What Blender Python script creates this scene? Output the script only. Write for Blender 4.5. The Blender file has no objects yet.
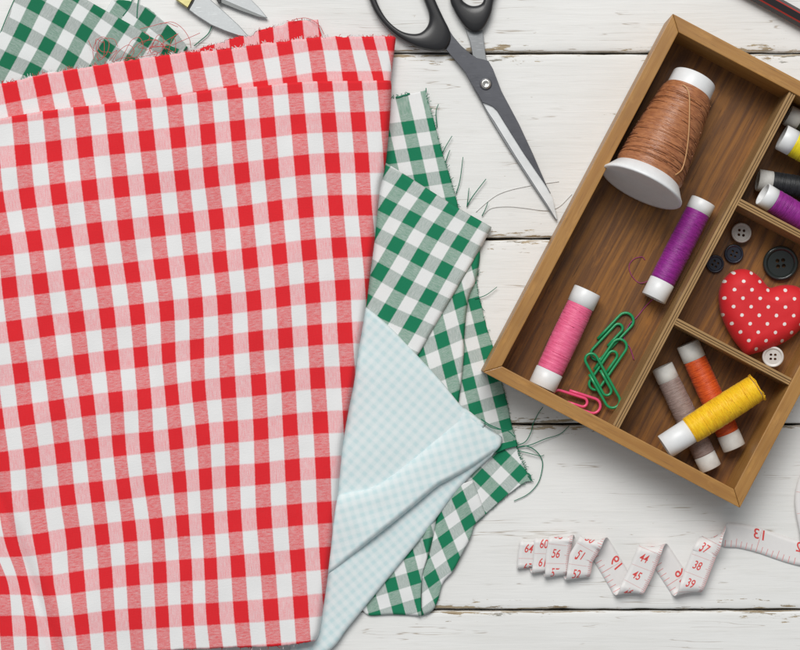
import bpy, bmesh, math, random
import numpy as np
from mathutils import Vector, Matrix, noise as mnoise
from mathutils.geometry import tessellate_polygon

random.seed(7)
S = 0.0005          # metres per unit; one unit is half a millimetre
H = 1850.0          # camera height above the table, in units
scene = bpy.context.scene
COL = scene.collection
PI = math.pi

# ------------------------------------------------------------------ helpers
def W(px, py, z=0.0):
    """A place on the table plan seen at (px, py), lifted to height z (units)."""
    k = (H - z) / H
    return Vector(((px - 400) * k, (325 - py) * k, z))

def nz(x, y, s, seed=0.0):
    return mnoise.noise(Vector((x / s + seed * 7.31, y / s - seed * 3.17, seed * 1.7)))

class MB:
    """Collects geometry (in units) for ONE mesh object."""
    def __init__(s):
        s.v, s.f, s.m, s.uv, s.sm = [], [], [], {}, []
    def vert(s, p, uv=None):
        s.v.append(Vector(p)); i = len(s.v) - 1
        if uv is not None: s.uv[i] = uv
        return i
    def face(s, idx, mat=0, smooth=True):
        s.f.append(tuple(idx)); s.m.append(mat); s.sm.append(smooth)
    def tube(s, pts, r, seg=6, mat=0, closed=False, smooth=True, taper=None):
        pts = [Vector(p) for p in pts]; n = len(pts)
        rings = []; prev = None
        for i, p in enumerate(pts):
            a = pts[(i - 1) % n] if (closed or i > 0) else p
            b = pts[(i + 1) % n] if (closed or i < n - 1) else p
            t = (b - a)
            t = t.normalized() if t.length > 1e-9 else Vector((1, 0, 0))
            if prev is None:
                ref = Vector((0, 0, 1)) if abs(t.z) < 0.9 else Vector((1, 0, 0))
                nrm = (ref - t * ref.dot(t)).normalized()
            else:
                nrm = (prev - t * prev.dot(t))
                nrm = nrm.normalized() if nrm.length > 1e-6 else prev
            prev = nrm
            bn = t.cross(nrm)
            rr = r if taper is None else r * taper(i / max(1, n - 1))
            rings.append([s.vert(p + (nrm * math.cos(2 * PI * k / seg) + bn * math.sin(2 * PI * k / seg)) * rr, (i * 0.1, k / seg)) for k in range(seg)])
        last = n if closed else n - 1
        for i in range(last):
            A, B = rings[i], rings[(i + 1) % n]
            for k in range(seg):
                s.face((A[k], A[(k + 1) % seg], B[(k + 1) % seg], B[k]), mat, smooth)
        if not closed:
            s.face(rings[0][::-1], mat, False); s.face(rings[-1], mat, False)
    def lathe(s, prof, seg=48, axis='X', mat=0, closed=False, wob=None, smooth=True):
        rings = []
        for j, (x, r) in enumerate(prof):
            ring = []
            for k in range(seg):
                a = 2 * PI * k / seg
                rr = r + (wob(j, k, x, a) if wob else 0)
                c, d = rr * math.cos(a), rr * math.sin(a)
                p = (x, c, d) if axis == 'X' else (c, d, x)
                ring.append(s.vert(p, (x, a)))
            rings.append(ring)
        n = len(prof)
        for i in range(n if closed else n - 1):
            A, B = rings[i], rings[(i + 1) % n]
            for k in range(seg):
                q = (A[k], B[k], B[(k + 1) % seg], A[(k + 1) % seg])
                s.face(q if axis == 'X' else q[::-1], mat, smooth)
        return rings
    def prism(s, outer, z0, z1, holes=(), mat=0, bevel=0.0):
        """flat outline (list of (x, y)) with holes, given thickness; bevel = top chamfer towards the inside"""
        loops = [list(outer)] + [list(h) for h in holes]
        def shrink(lp, d, sign):
            n = len(lp); out = []
            area = sum(lp[i][0] * lp[(i + 1) % n][1] - lp[(i + 1) % n][0] * lp[i][1] for i in range(n))
            o = 1 if area > 0 else -1
            for i in range(n):
                a, b, c = Vector(lp[i - 1]), Vector(lp[i]), Vector(lp[(i + 1) % n])
                e = (c - a); e = e.normalized() if e.length > 1e-9 else Vector((1, 0))
                out.append((b.x - e.y * d * o * sign, b.y + e.x * d * o * sign))
            return out
        top = loops if bevel == 0 else [shrink(lp, bevel, 1 if i == 0 else -1) for i, lp in enumerate(loops)]
        tris = tessellate_polygon([[Vector((x, y, 0)) for x, y in lp] for lp in top])
        flat = [p for lp in top for p in lp]
        ti = [s.vert((x, y, z1)) for x, y in flat]
        fb = [p for lp in loops for p in lp]
        bi = [s.vert((x, y, z0)) for x, y in fb]
        for t in tris:
            a, b, c = [Vector(flat[i]) for i in t]
            up = (b - a).cross(c - a) > 0 if hasattr((b - a), 'cross') else True
            q = t if up else t[::-1]
            s.face([ti[i] for i in q], mat, False)
            s.face([bi[i] for i in q[::-1]], mat, False)
        off = 0
        mi = None
        if bevel:
            mi = [s.vert((x, y, z1 - bevel)) for x, y in fb]
        for li, lp in enumerate(loops):
            n = len(lp)
            area = sum(lp[i][0] * lp[(i + 1) % n][1] - lp[(i + 1) % n][0] * lp[i][1] for i in range(n))
            ccw = (area > 0) == (li == 0)
            for i in range(n):
                j = (i + 1) % n
                a, b = off + i, off + j
                stack = [(bi, mi), (mi, ti)] if bevel else [(bi, ti)]
                for lo, hi in stack:
                    q = (lo[a], lo[b], hi[b], hi[a])
                    s.face(q if ccw else q[::-1], mat, bool(bevel))
            off += n
    def build(s, name, mats, parent=None, loc=None, rot=None, keep_local=False):
        """link as one object; world-unit geometry unless keep_local (geometry already local to the parent)"""
        me = bpy.data.meshes.new(name)
        off = Vector((0, 0, 0))
        if parent is not None and not keep_local:
            q = parent
            while q.parent is not None: q = q.parent
            off = Vector(q['_o']) if '_o' in q.keys() else Vector((0, 0, 0))
        if loc is not None and parent is None: off = Vector(loc)
        me.from_pydata([tuple((v - off) * S) for v in s.v], [], s.f)
        if not isinstance(mats, (list, tuple)): mats = [mats]
        for m in mats: me.materials.append(m)
        me.polygons.foreach_set('material_index', s.m)
        me.polygons.foreach_set('use_smooth', s.sm)
        if s.uv:
            uvl = me.uv_layers.new(name='UVMap')
            buf = np.zeros(len(me.loops) * 2)
            for l in me.loops:
                buf[2 * l.index:2 * l.index + 2] = s.uv.get(l.vertex_index, (0, 0))
            uvl.data.foreach_set('uv', buf)
        me.update()
        o = bpy.data.objects.new(name, me); COL.objects.link(o)
        if parent is not None: o.parent = parent
        if loc is not None and parent is None: o.location = Vector(loc) * S
        return o

def thing(name, label, cat, loc=(0, 0, 0), group=None, rot=None):
    o = bpy.data.objects.new(name, None); COL.objects.link(o)
    o.empty_display_size = 0.005
    o.location = Vector(loc) * S
    o['_o'] = tuple(loc)
    if rot is not None: o.rotation_mode = 'QUATERNION'; o.rotation_quaternion = rot
    return tag(o, label, cat, group)

def tag(o, label, cat, group=None):
    o['label'] = label; o['category'] = cat
    if group: o['group'] = group
    return o

def catmull(pts, n=6, closed=False):
    P = [Vector(p) for p in pts]; out = []; m = len(P)
    rng = range(m) if closed else range(m - 1)
    for i in rng:
        p1, p2 = P[i], P[(i + 1) % m]
        p0 = P[(i - 1) % m] if (closed or i > 0) else p1 * 2 - p2
        p3 = P[(i + 2) % m] if (closed or i + 2 < m) else p2 * 2 - p1
        for k in range(n):
            t = k / n
            out.append(0.5 * ((2 * p1) + (p2 - p0) * t + (2 * p0 - 5 * p1 + 4 * p2 - p3) * t * t + (3 * p1 - p0 - 3 * p2 + p3) * t ** 3))
    if not closed: out.append(P[-1])
    return out

# ------------------------------------------------------------------ materials
def N(nt, typ, ins=None, **at):
    n = nt.nodes.new(typ)
    for k, v in at.items(): setattr(n, k, v)
    for k, v in (ins or {}).items():
        sock = n.inputs[k]
        if isinstance(v, bpy.types.NodeSocket): nt.links.new(v, sock)
        else: sock.default_value = v
    return n

def mat(name, color=(.5, .5, .5), rough=.6, **ins):
    m = bpy.data.materials.new(name); m.use_nodes = True
    nt = m.node_tree; b = nt.nodes['Principled BSDF']
    b.inputs['Base Color'].default_value = (*color, 1); b.inputs['Roughness'].default_value = rough
    for k, v in ins.items():
        b.inputs[k.replace('_', ' ')].default_value = v
    return m, nt, b

def math_(nt, op, a, b=0.0, c=None, clamp=False):
    ins = {0: a, 1: b}
    if c is not None: ins[2] = c
    return N(nt, 'ShaderNodeMath', ins, operation=op, use_clamp=clamp).outputs[0]

def maprange(nt, v, a, b, c=0.0, d=1.0):
    return N(nt, 'ShaderNodeMapRange', {0: v, 1: a, 2: b, 3: c, 4: d}, clamp=True).outputs[0]

def smooth(nt, v, a, b):
    return N(nt, 'ShaderNodeMapRange', {0: v, 1: a, 2: b, 3: 0.0, 4: 1.0}, clamp=True, interpolation_type='SMOOTHSTEP').outputs[0]

def mix(nt, f, a, b, blend='MIX'):
    n = nt.nodes.new('ShaderNodeMix'); n.data_type = 'RGBA'; n.blend_type = blend
    for i, v in ((0, f), (6, a), (7, b)):
        if isinstance(v, bpy.types.NodeSocket): nt.links.new(v, n.inputs[i])
        else: n.inputs[i].default_value = v if i == 0 else (*v, 1)
    return n.outputs[2]

def px_coords(nt, scale=(1, 1, 1)):
    tc = N(nt, 'ShaderNodeTexCoord')
    k = 1 / S
    return N(nt, 'ShaderNodeVectorMath', {0: tc.outputs['Object'], 1: (scale[0] * k, scale[1] * k, scale[2] * k)}, operation='MULTIPLY').outputs[0]

def noise_(nt, vec, scale=1.0, detail=3.0, rough=.55, dist=0.0):
    return N(nt, 'ShaderNodeTexNoise', {'Vector': vec, 'Scale': scale, 'Detail': detail, 'Roughness': rough, 'Distortion': dist}).outputs['Fac']

def bump(nt, b, h, strength=.3, dist=1.0):
    n = N(nt, 'ShaderNodeBump', {'Strength': strength, 'Distance': dist * S, 'Height': h})
    nt.links.new(n.outputs[0], b.inputs['Normal'])

def gingham(name, dark, white, A, B, threads=26, streak=.55, sheen=.02, dark2=None, contrast=1.0, soft=.07, period=30):
    m, nt, b = mat(name, white, .85)
    b.inputs['Sheen Weight'].default_value = sheen
    b.inputs['Sheen Roughness'].default_value = .5
    b.inputs['Specular IOR Level'].default_value = .1
    uv = N(nt, 'ShaderNodeUVMap').outputs[0]
    wv = noise_(nt, N(nt, 'ShaderNodeVectorMath', {0: uv, 1: (3.1, 3.1, 1)}, operation='MULTIPLY').outputs[0], 1.0, 2)
    sep = N(nt, 'ShaderNodeSeparateXYZ', {0: uv})
    def jag(c, other, sd):
        cb = N(nt, 'ShaderNodeCombineXYZ', {0: math_(nt, 'MULTIPLY', other, 34.0), 1: math_(nt, 'MULTIPLY', c, 2.0), 2: sd}).outputs[0]
        n = noise_(nt, cb, 1.0, 1)
        return math_(nt, 'MULTIPLY_ADD', math_(nt, 'SUBTRACT', n, .5), .022, c)
    u, v = sep.outputs[0], sep.outputs[1]
    u2, v2 = jag(u, v, 1.0), jag(v, u, 4.0)
    def stripe(c):
        cs = math_(nt, 'COSINE', math_(nt, 'MULTIPLY', c, 2 * PI))
        return smooth(nt, cs, -soft * 2, soft * 2)
    su, sv = stripe(u2), stripe(v2)
    def streaks(a, bb, sd):
        cb = N(nt, 'ShaderNodeCombineXYZ', {0: a, 1: bb, 2: sd}).outputs[0]
        return noise_(nt, cb, 1.0, 2, .6)
    nu = streaks(math_(nt, 'MULTIPLY', u, threads * 1.1), math_(nt, 'MULTIPLY', v, 5.0), 2.0)
    nv = streaks(math_(nt, 'MULTIPLY', u, 5.0), math_(nt, 'MULTIPLY', v, threads * 1.1), 8.0)
    nf = streaks(math_(nt, 'MULTIPLY', u, threads * 1.6), math_(nt, 'MULTIPLY', v, threads * 1.6), 5.0)
    def amt(s_, base, n1, n2):
        t = math_(nt, 'MULTIPLY', math_(nt, 'SUBTRACT', math_(nt, 'ADD', n1, n2), 1.0), streak)
        return math_(nt, 'MULTIPLY', s_, math_(nt, 'ADD', t, base))
    fa = amt(su, A, nv, nf); fb = amt(sv, B, nu, nf)
    both = math_(nt, 'MULTIPLY', su, sv)
    f = math_(nt, 'MAXIMUM', fa, math_(nt, 'MULTIPLY', both, .97), clamp=True)
    dark2 = dark2 or dark
    dk = mix(nt, nf, tuple(c * .85 for c in dark), tuple(min(1, c * 1.15) for c in dark))
    wh = mix(nt, nf, tuple(c * .955 for c in white), tuple(min(1, c * 1.03) for c in white))
    col = mix(nt, math_(nt, 'MULTIPLY', fb, contrast, clamp=True), wh, dark2)
    col = mix(nt, math_(nt, 'MULTIPLY', f, contrast), col, dk)
    nt.links.new(col, b.inputs['Base Color'])
    wa = math_(nt, 'SINE', math_(nt, 'MULTIPLY', u, 2 * PI * threads))
    wb = math_(nt, 'SINE', math_(nt, 'MULTIPLY', v, 2 * PI * threads))
    wh_ = math_(nt, 'MULTIPLY', wa, wb)
    h = math_(nt, 'ADD', math_(nt, 'MULTIPLY', wh_, .25), math_(nt, 'ADD', nf, math_(nt, 'ADD', nu, nv)))
    bump(nt, b, h, .35, .45)
    return m

def wood(name, a, bcol, dark, along='X', rough=.5, scale=1.0, seed=0.0, blotch=.5):
    m, nt, b = mat(name, a, rough)
    sc = {'X': (.02, .5, .5), 'Y': (.5, .02, .5), 'Z': (.5, .5, .02)}[along]
    p = px_coords(nt, tuple(c * scale for c in sc))
    p = N(nt, 'ShaderNodeVectorMath', {0: p, 1: (seed, seed * 1.3, seed * 2.1)}, operation='ADD').outputs[0]
    g1 = noise_(nt, p, .35, 6, .6, .6)
    g2 = noise_(nt, p, 1.6, 4, .65)
    big = noise_(nt, px_coords(nt, (.02, .02, .02)), 1.0, 3)
    col = mix(nt, smooth(nt, g1, .34, .66), a, bcol)
    pores = smooth(nt, g2, .56, .75)
    col = mix(nt, math_(nt, 'MULTIPLY', pores, .75), col, dark)
    col = mix(nt, math_(nt, 'MULTIPLY', smooth(nt, big, .45, .75), blotch), col, tuple((x + y) / 2 for x, y in zip(bcol, dark)))
    nt.links.new(col, b.inputs['Base Color'])
    worn = noise_(nt, px_coords(nt, (.035, .11, .11)), 1.0, 5, .65)
    col = mix(nt, math_(nt, 'MULTIPLY', smooth(nt, worn, .54, .72), .5), col, tuple(min(1, c * 1.28) for c in a))
    scr = noise_(nt, px_coords(nt, (.05, .9, .9)), 1.0, 2, .5)
    col = mix(nt, math_(nt, 'MULTIPLY', smooth(nt, scr, .70, .76), .55), col, dark)
    nt.links.new(col, b.inputs['Base Color'])
    rr = maprange(nt, g2, .3, .7, rough - .1, rough + .15)
    nt.links.new(rr, b.inputs['Roughness'])
    bump(nt, b, math_(nt, 'ADD', g1, math_(nt, 'MULTIPLY', g2, .6)), .25, .6)
    return m

def thread_mat(name, c, c2, rough=.45, spec=.4, sheen=.08, fine=2.2, strength=.32):
    m, nt, b = mat(name, c, rough)
    b.inputs['Specular IOR Level'].default_value = spec
    b.inputs['Sheen Weight'].default_value = sheen
    uv = N(nt, 'ShaderNodeUVMap').outputs[0]
    sep = N(nt, 'ShaderNodeSeparateXYZ', {0: uv})
    oc = px_coords(nt, (1, .07, .07))
    n1 = noise_(nt, oc, fine * .55, 3, .65, .15)
    n2 = noise_(nt, px_coords(nt, (.9, .25, .25)), fine * .35, 3, .7)
    hel = math_(nt, 'SINE', math_(nt, 'MULTIPLY_ADD', sep.outputs[0], 2 * PI * .8, sep.outputs[1]))
    col = mix(nt, smooth(nt, math_(nt, 'MULTIPLY_ADD', n2, .5, math_(nt, 'MULTIPLY', n1, .5)), .38, .62), c2, c)
    nt.links.new(col, b.inputs['Base Color'])
    hgt = math_(nt, 'ADD', math_(nt, 'MULTIPLY', n1, 2.2), math_(nt, 'MULTIPLY_ADD', hel, .22, n2))
    bump(nt, b, hgt, strength, .8)
    return m

M = {}
M['red_check'] = gingham('red gingham cotton', (.69, .012, .020), (.77, .77, .775), .70, .47, dark2=(.82, .085, .115), streak=.62)
M['green_check'] = gingham('green gingham cotton', (.002, .185, .085), (.77, .78, .78), .64, .50, dark2=(.10, .20, .155), streak=.5)
M['green_check_dark'] = gingham('deep green gingham cotton', (.003, .150, .068), (.74, .76, .76), .66, .55, dark2=(.12, .18, .15), streak=.5)
M['mint_check'] = gingham('pale blue gingham voile', (.50, .72, .755), (.80, .875, .89), .50, .42, threads=12, streak=.35, contrast=.52, soft=.45, sheen=.05)
def translucent(m, f, col):
    nt = m.node_tree; b = nt.nodes['Principled BSDF']; out = nt.nodes['Material Output']
    tr = N(nt, 'ShaderNodeBsdfTranslucent', {'Color': (*col, 1)})
    mx = N(nt, 'ShaderNodeMixShader', {0: f, 1: b.outputs[0], 2: tr.outputs[0]})
    nt.links.new(mx.outputs[0], out.inputs[0])
translucent(M['mint_check'], .10, (.74, .86, .87))
M['red_thread'] = mat('red cotton strand', (.58, .07, .07), .8)[0]
M['white_thread'] = mat('white cotton strand', (.74, .73, .73), .8)[0]
M['green_thread'] = mat('dark green strand', (.008, .17, .095), .7)[0]
M['grey_thread'] = mat('grey strand', (.66, .65, .64), .7)[0]

# painted boards
def paint_mat():
    m, nt, b = mat('worn white painted pine', (.75, .75, .74), .55)
    b.inputs['Specular IOR Level'].default_value = .3
    uv = N(nt, 'ShaderNodeUVMap').outputs[0]
    sep = N(nt, 'ShaderNodeSeparateXYZ', {0: uv})
    x, e = sep.outputs[0], sep.outputs[1]                    # along the boards, distance from the board's edge
    P = px_coords(nt)
    def st(sx, sy, off=0.0, detail=4, rough=.6, dist=0.0):
        q = N(nt, 'ShaderNodeVectorMath', {0: P, 1: (sx, sy, 1)}, operation='MULTIPLY').outputs[0]
        q = N(nt, 'ShaderNodeVectorMath', {0: q, 1: (off, off * .7, off)}, operation='ADD').outputs[0]
        return noise_(nt, q, 1.0, detail, rough, dist)
    fine = st(.035, .65, 1.0, 5)
    grain = st(.010, .16, 5.0, 6, .6, .4)
    cloud = st(.006, .011, 9.0, 4)
    # bare wood below the paint
    wcol = mix(nt, smooth(nt, fine, .35, .65), (.26, .19, .11), (.46, .38, .26))
    wcol = mix(nt, smooth(nt, st(.02, .05, 13.0), .5, .65), wcol, (.27, .26, .23))
    # paint: brushed, thin in places
    thin = smooth(nt, st(.012, .05, 21.0, 5), .5, .72)
    pcol = mix(nt, smooth(nt, cloud, .3, .7), (.735, .735, .722), (.785, .785, .775))
    pcol = mix(nt, math_(nt, 'MULTIPLY', smooth(nt, grain, .48, .72), .28), pcol, (.64, .635, .605))
    pcol = mix(nt, math_(nt, 'MULTIPLY', math_(nt, 'MULTIPLY', thin, smooth(nt, fine, .52, .70)), .42), pcol, (.50, .475, .42))
    # chips along the board edges and in scattered places
    edge = smooth(nt, e, 20.0, 0.0)
    edge2 = smooth(nt, e, 4.5, 0.5)
    region = smooth(nt, st(.0065, .013, 31.0, 2), .42, .62)
    chipn = st(.045, .26, 37.0, 5, .68)
    sc = math_(nt, 'ADD', math_(nt, 'MULTIPLY', edge, math_(nt, 'MULTIPLY_ADD', region, .17, .0)), math_(nt, 'MULTIPLY', edge2, .12))
    chip = smooth(nt, math_(nt, 'ADD', chipn, sc), .685, .735)
    spot = math_(nt, 'MULTIPLY', smooth(nt, st(.05, .22, 43.0, 4, .65), .69, .73), region)
    # long hairline cracks
    ck = st(.0035, .075, 51.0, 3, .5)
    line = smooth(nt, math_(nt, 'ABSOLUTE', math_(nt, 'SUBTRACT', ck, .5)), .0075, .001)
    lmask = smooth(nt, st(.012, .03, 61.0, 3), .53, .60)
    line = math_(nt, 'MULTIPLY', line, lmask)
    col = mix(nt, math_(nt, 'MAXIMUM', chip, math_(nt, 'MULTIPLY', spot, .9)), pcol, wcol)
    col = mix(nt, math_(nt, 'MULTIPLY', line, .55), col, (.28, .20, .12))
    nt.links.new(col, b.inputs['Base Color'])
    h = math_(nt, 'SUBTRACT', math_(nt, 'MULTIPLY_ADD', grain, 1.2, math_(nt, 'MULTIPLY', fine, .5)), math_(nt, 'ADD', math_(nt, 'MULTIPLY', chip, .8), math_(nt, 'MULTIPLY', line, 1.2)))
    bump(nt, b, h, .28, 1.0)
    return m
M['paint'] = paint_mat()
M['gap'] = mat('dark gap below boards', (.030, .022, .016), .9)[0]

M['box_wood'] = wood('oiled brown box wood', (.40, .205, .056), (.33, .155, .038), (.17, .076, .022), 'X', .42, 1.0, 3.0, .35)
M['box_floor'] = wood('brown stained plywood', (.275, .108, .013), (.120, .042, .007), (.032, .012, .004), 'X', .5, .9, 9.0, .5)
M['ply_light'] = wood('pale ply edge', (.36, .215, .085), (.28, .155, .055), (.17, .09, .032), 'X', .55, 1.0, 5.0, .2)
M['ply_dark'] = wood('dark ply edge', (.13, .065, .025), (.10, .05, .02), (.06, .03, .012), 'X', .6, 1.0, 6.0, .2)

def plastic_mat(name, c, rough=.4, var=.025):
    m, nt, b = mat(name, c, rough)
    n = noise_(nt, px_coords(nt, (.12, .12, .12)), 1.0, 4)
    col = mix(nt, smooth(nt, n, .3, .7), tuple(x * (1 - var) for x in c), tuple(min(1, x * (1 + var)) for x in c))
    nt.links.new(col, b.inputs['Base Color'])
    bump(nt, b, noise_(nt, px_coords(nt, (.8, .8, .8)), 1.0, 3), .03, .4)
    return m
M['core'] = plastic_mat('white spool plastic', (.76, .77, .78), .38)
M['paper'] = plastic_mat('off white paper tube', (.64, .63, .60), .75, .08)
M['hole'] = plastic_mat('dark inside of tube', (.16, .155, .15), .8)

def metal(name, c, rough, aniso=(.03, .6, .6), metallic=.9):
    m, nt, b = mat(name, c, rough, Metallic=metallic)
    n = noise_(nt, px_coords(nt, aniso), 1.0, 4, .65)
    n2 = noise_(nt, px_coords(nt, (.06, .06, .06)), 1.0, 4)
    nt.links.new(maprange(nt, math_(nt, 'MULTIPLY_ADD', n, .5, math_(nt, 'MULTIPLY', n2, .5)), .3, .7, rough - .09, rough + .12), b.inputs['Roughness'])
    col = mix(nt, n2, tuple(x * .8 for x in c), tuple(min(1, x * 1.12) for x in c))
    nt.links.new(col, b.inputs['Base Color'])
    scr = smooth(nt, noise_(nt, px_coords(nt, (.09, 1.1, .5)), 1.0, 2, .5), .64, .72)
    col = mix(nt, math_(nt, 'MULTIPLY', scr, .35), col, tuple(min(1, x * 1.9) for x in c))
    nt.links.new(col, b.inputs['Base Color'])
    bump(nt, b, n, .10, .3)
    return m
M['blade_dark'] = metal('dark coated steel', (.095, .098, .112), .40, (.05, .9, .9), .5)
M['blade_edge'] = metal('ground steel edge', (.72, .74, .75), .5, (.4, .4, .4), .15)
M['steel'] = metal('brushed grey steel', (.46, .48, .49), .45, (.4, .4, .4), .45)
M['steel_under'] = metal('grey steel of the under blade', (.26, .27, .28), .45, (.4, .4, .4), .5)
M['steel_dark'] = metal('dull steel flank', (.20, .21, .21), .45, (.4, .4, .4), .7)
M['screw'] = metal('polished screw', (.72, .70, .66), .25)
M['brass'] = metal('old brass', (.52, .47, .22), .4)
M['handle'] = plastic_mat('black handle plastic', (.018, .018, .020), .33)

# ------------------------------------------------------------------ tabletop
def build_tabletop():
    mb = MB()
    pitch, first = 185.7, 53.0
    x0, x1, nx = -900, 900, 220
    for i in range(-2, 7):
        ya, yb = first + i * pitch, first + (i + 1) * pitch   # picture rows of the two gaps
        g0, g1 = 1.1, 1.1
        prof = []
        for d, z in ((0.0, -14), (0.0, -3.0), (.25, -1.4), (.9, -.5), (2.2, -.1), (6, 0), (20, 0)):
            prof.append((ya + g0 + d, z, d))
        prof.append(((ya + yb) / 2, 0, pitch / 2))
        for d, z in ((20, 0), (6, 0), (2.2, -.1), (.9, -.5), (.25, -1.4), (0.0, -3.0), (0.0, -14)):
            prof.append((yb - g1 - d, z, d))
        rows = []
        for k in range(nx + 1):
            x = x0 + (x1 - x0) * k / nx
            ja = nz(x, i * 50.0, 26, 1 + i) * .7 + nz(x, 0, 7, 3 + i) * .35 - .1
            jb = nz(x, i * 50.0, 26, 2 + i) * .7 + nz(x, 0, 7, 9 + i) * .35 - .1
            row = []
            for (py, z, d) in prof:
                w = max(0, 1 - d / 6)
                j = ja if py < (ya + yb) / 2 else -jb
                row.append(mb.vert((x, 325 - (py + j * w), z - (abs(nz(x, py, 15, 5)) * .6 * w if z > -2 else 0)), (x, d)))
            rows.append(row)
        for k in range(nx):
            for j in range(len(prof) - 1):
                mb.face((rows[k][j], rows[k][j + 1], rows[k + 1][j + 1], rows[k + 1][j]), 0)
    q = [mb.vert((x, y, -13.5), (0, 50)) for x, y in ((-900, -900), (900, -900), (900, 900), (-900, 900))]
    mb.face(q, 1, False)
    o = mb.build('tabletop', [M['paint'], M['gap']])
    o['kind'] = 'structure'
    return o
build_tabletop()

# ------------------------------------------------------------------ cloth
def tps(pts):
    """picture place -> check coordinates, through the listed (x, y, u, v)"""
    P = np.array(pts, float); n = len(P)
    c = P[:, :2].mean(0); sc = max(P[:, :2].std(), 1e-6)
    X = (P[:, :2] - c) / sc
    if n < 7:
        A = np.c_[np.ones(n), X]
        w, *_ = np.linalg.lstsq(A, P[:, 2:], rcond=None)
        return lambda q: np.c_[np.ones(len(q)), (q - c) / sc] @ w
    def K(a, b):
        d2 = ((a[:, None, :] - b[None, :, :]) ** 2).sum(-1)
        return .5 * d2 * np.log(d2 + 1e-12)
    A = np.zeros((n + 3, n + 3)); A[:n, :n] = K(X, X) + np.eye(n) * 2e-3
    A[:n, n:] = np.c_[np.ones(n), X]; A[n:, :n] = A[:n, n:].T
    w = np.linalg.solve(A, np.r_[P[:, 2:], np.zeros((3, 2))])
    return lambda q: K((q - c) / sc, X) @ w[:n] + np.c_[np.ones(len(q)), (q - c) / sc] @ w[n:]

def lattice(o, a, b):
    """affine check coordinates: dark square centred at o, next ones at o+a (u) and o+b (v)"""
    Mx = np.linalg.inv(np.array([[a[0], b[0]], [a[1], b[1]]]))
    return lambda q: (np.asarray(q) - np.array(o)) @ Mx.T

def resample(poly, n, smooth_=True):
    pts = [Vector((p[0], p[1], 0)) for p in poly]
    if smooth_ and len(pts) > 2: pts = catmull(pts, 8)
    L = [0]
    for a, b in zip(pts, pts[1:]): L.append(L[-1] + (b - a).length)
    out = []
    for k in range(n):
        t = L[-1] * k / (n - 1); i = max(0, min(len(L) - 2, int(np.searchsorted(L, t) - 1)))
        d = L[i + 1] - L[i]; f = (t - L[i]) / d if d > 1e-9 else 0
        p = pts[i].lerp(pts[i + 1], f); out.append((p.x, p.y))
    return np.array(out)

def seg_dist(Q, poly):
    d = np.full(len(Q), 1e9)
    for a, b in zip(poly[:-1], poly[1:]):
        ab = b - a; t = np.clip(((Q - a) @ ab) / max(ab @ ab, 1e-9), 0, 1)
        d = np.minimum(d, np.linalg.norm(Q - (a + t[:, None] * ab), axis=1))
    return d

def sheet(mb, top, right, bottom, left, uvf, zf, rolls=None, drop=1.2, jag=None, nu=60, nv=60, sharp=(), matidx=0, seed=1.0):
    """One layer of cloth between four edges (picture places); rolls = {edge: (radius, drop)} rounds a folded edge over."""
    rolls = rolls or {}; jag = jag or {}
    E = {'top': resample(top, nu, 'top' not in sharp), 'bottom': resample(bottom, nu, 'bottom' not in sharp),
         'left': resample(left, nv, 'left' not in sharp), 'right': resample(right, nv, 'right' not in sharp)}
    for k, a in jag.items():
        e = E[k]; t = np.gradient(e, axis=0); t /= np.linalg.norm(t, axis=1)[:, None] + 1e-9
        for i in range(1, len(e) - 1):
            d = (nz(e[i, 0], e[i, 1], 3.0, seed) * .6 + nz(e[i, 0], e[i, 1], 11.0, seed + 3) * .7) * a
            e[i] += np.array((-t[i, 1], t[i, 0])) * d
    s = np.linspace(0, 1, nu)[None, :, None]; t = np.linspace(0, 1, nv)[:, None, None]
    T, B, L, R = E['top'][None], E['bottom'][None], E['left'][:, None], E['right'][:, None]
    c = [E['top'][0], E['top'][-1], E['bottom'][0], E['bottom'][-1]]
    # corners agree on the mean of both edges
    Q = (1 - t) * T + t * B + (1 - s) * L + s * R - ((1 - s) * (1 - t) * c[0] + s * (1 - t) * c[1] + (1 - s) * t * c[2] + s * t * c[3])
    Q = Q.reshape(-1, 2)
    UV = uvf(Q)
    Z = np.array([zf(x, y) for x, y in Q])
    for k, (r, dr) in rolls.items():
        d = seg_dist(Q, E[k]); x = np.clip(1 - d / r, 0, 1)
        Z = Z - dr * (1 - np.sqrt(np.clip(1 - x ** 2, 0, 1)))
    idx = [mb.vert(W(x, y, max(z, .25)), (u, v)) for (x, y), z, (u, v) in zip(Q, Z, UV)]
    for j in range(nv - 1):
        for i in range(nu - 1):
            a = j * nu + i
            mb.face((idx[a], idx[a + nu], idx[a + nu + 1], idx[a + 1]), matidx)
    ring = [i for i in range(nu)] + [j * nu + nu - 1 for j in range(1, nv)] + [(nv - 1) * nu + i for i in range(nu - 2, -1, -1)] + [j * nu for j in range(nv - 2, 0, -1)]
    def side(i):
        if i < nu: return 'top'
        if i >= (nv - 1) * nu: return 'bottom'
        return 'left' if i % nu == 0 else 'right'
    mid = Q.mean(0); low = []
    for i in ring:
        dr = rolls.get(side(i), (0, drop))[1] * .7 if side(i) in rolls else drop
        p = mb.v[idx[i]]
        inn = (Vector((mid[0] - 400, 325 - mid[1], 0)) - Vector((p.x, p.y, 0))).normalized()
        k = min(dr, 2.0) * .5
        low.append(mb.vert((p.x + inn.x * k, p.y + inn.y * k, max(.1, p.z - dr)), tuple(UV[i])))
    n = len(ring)
    for a in range(n):
        b = (a + 1) % n
        mb.face((idx[ring[a]], idx[ring[b]], low[b], low[a]), matidx)
    return E

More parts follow.
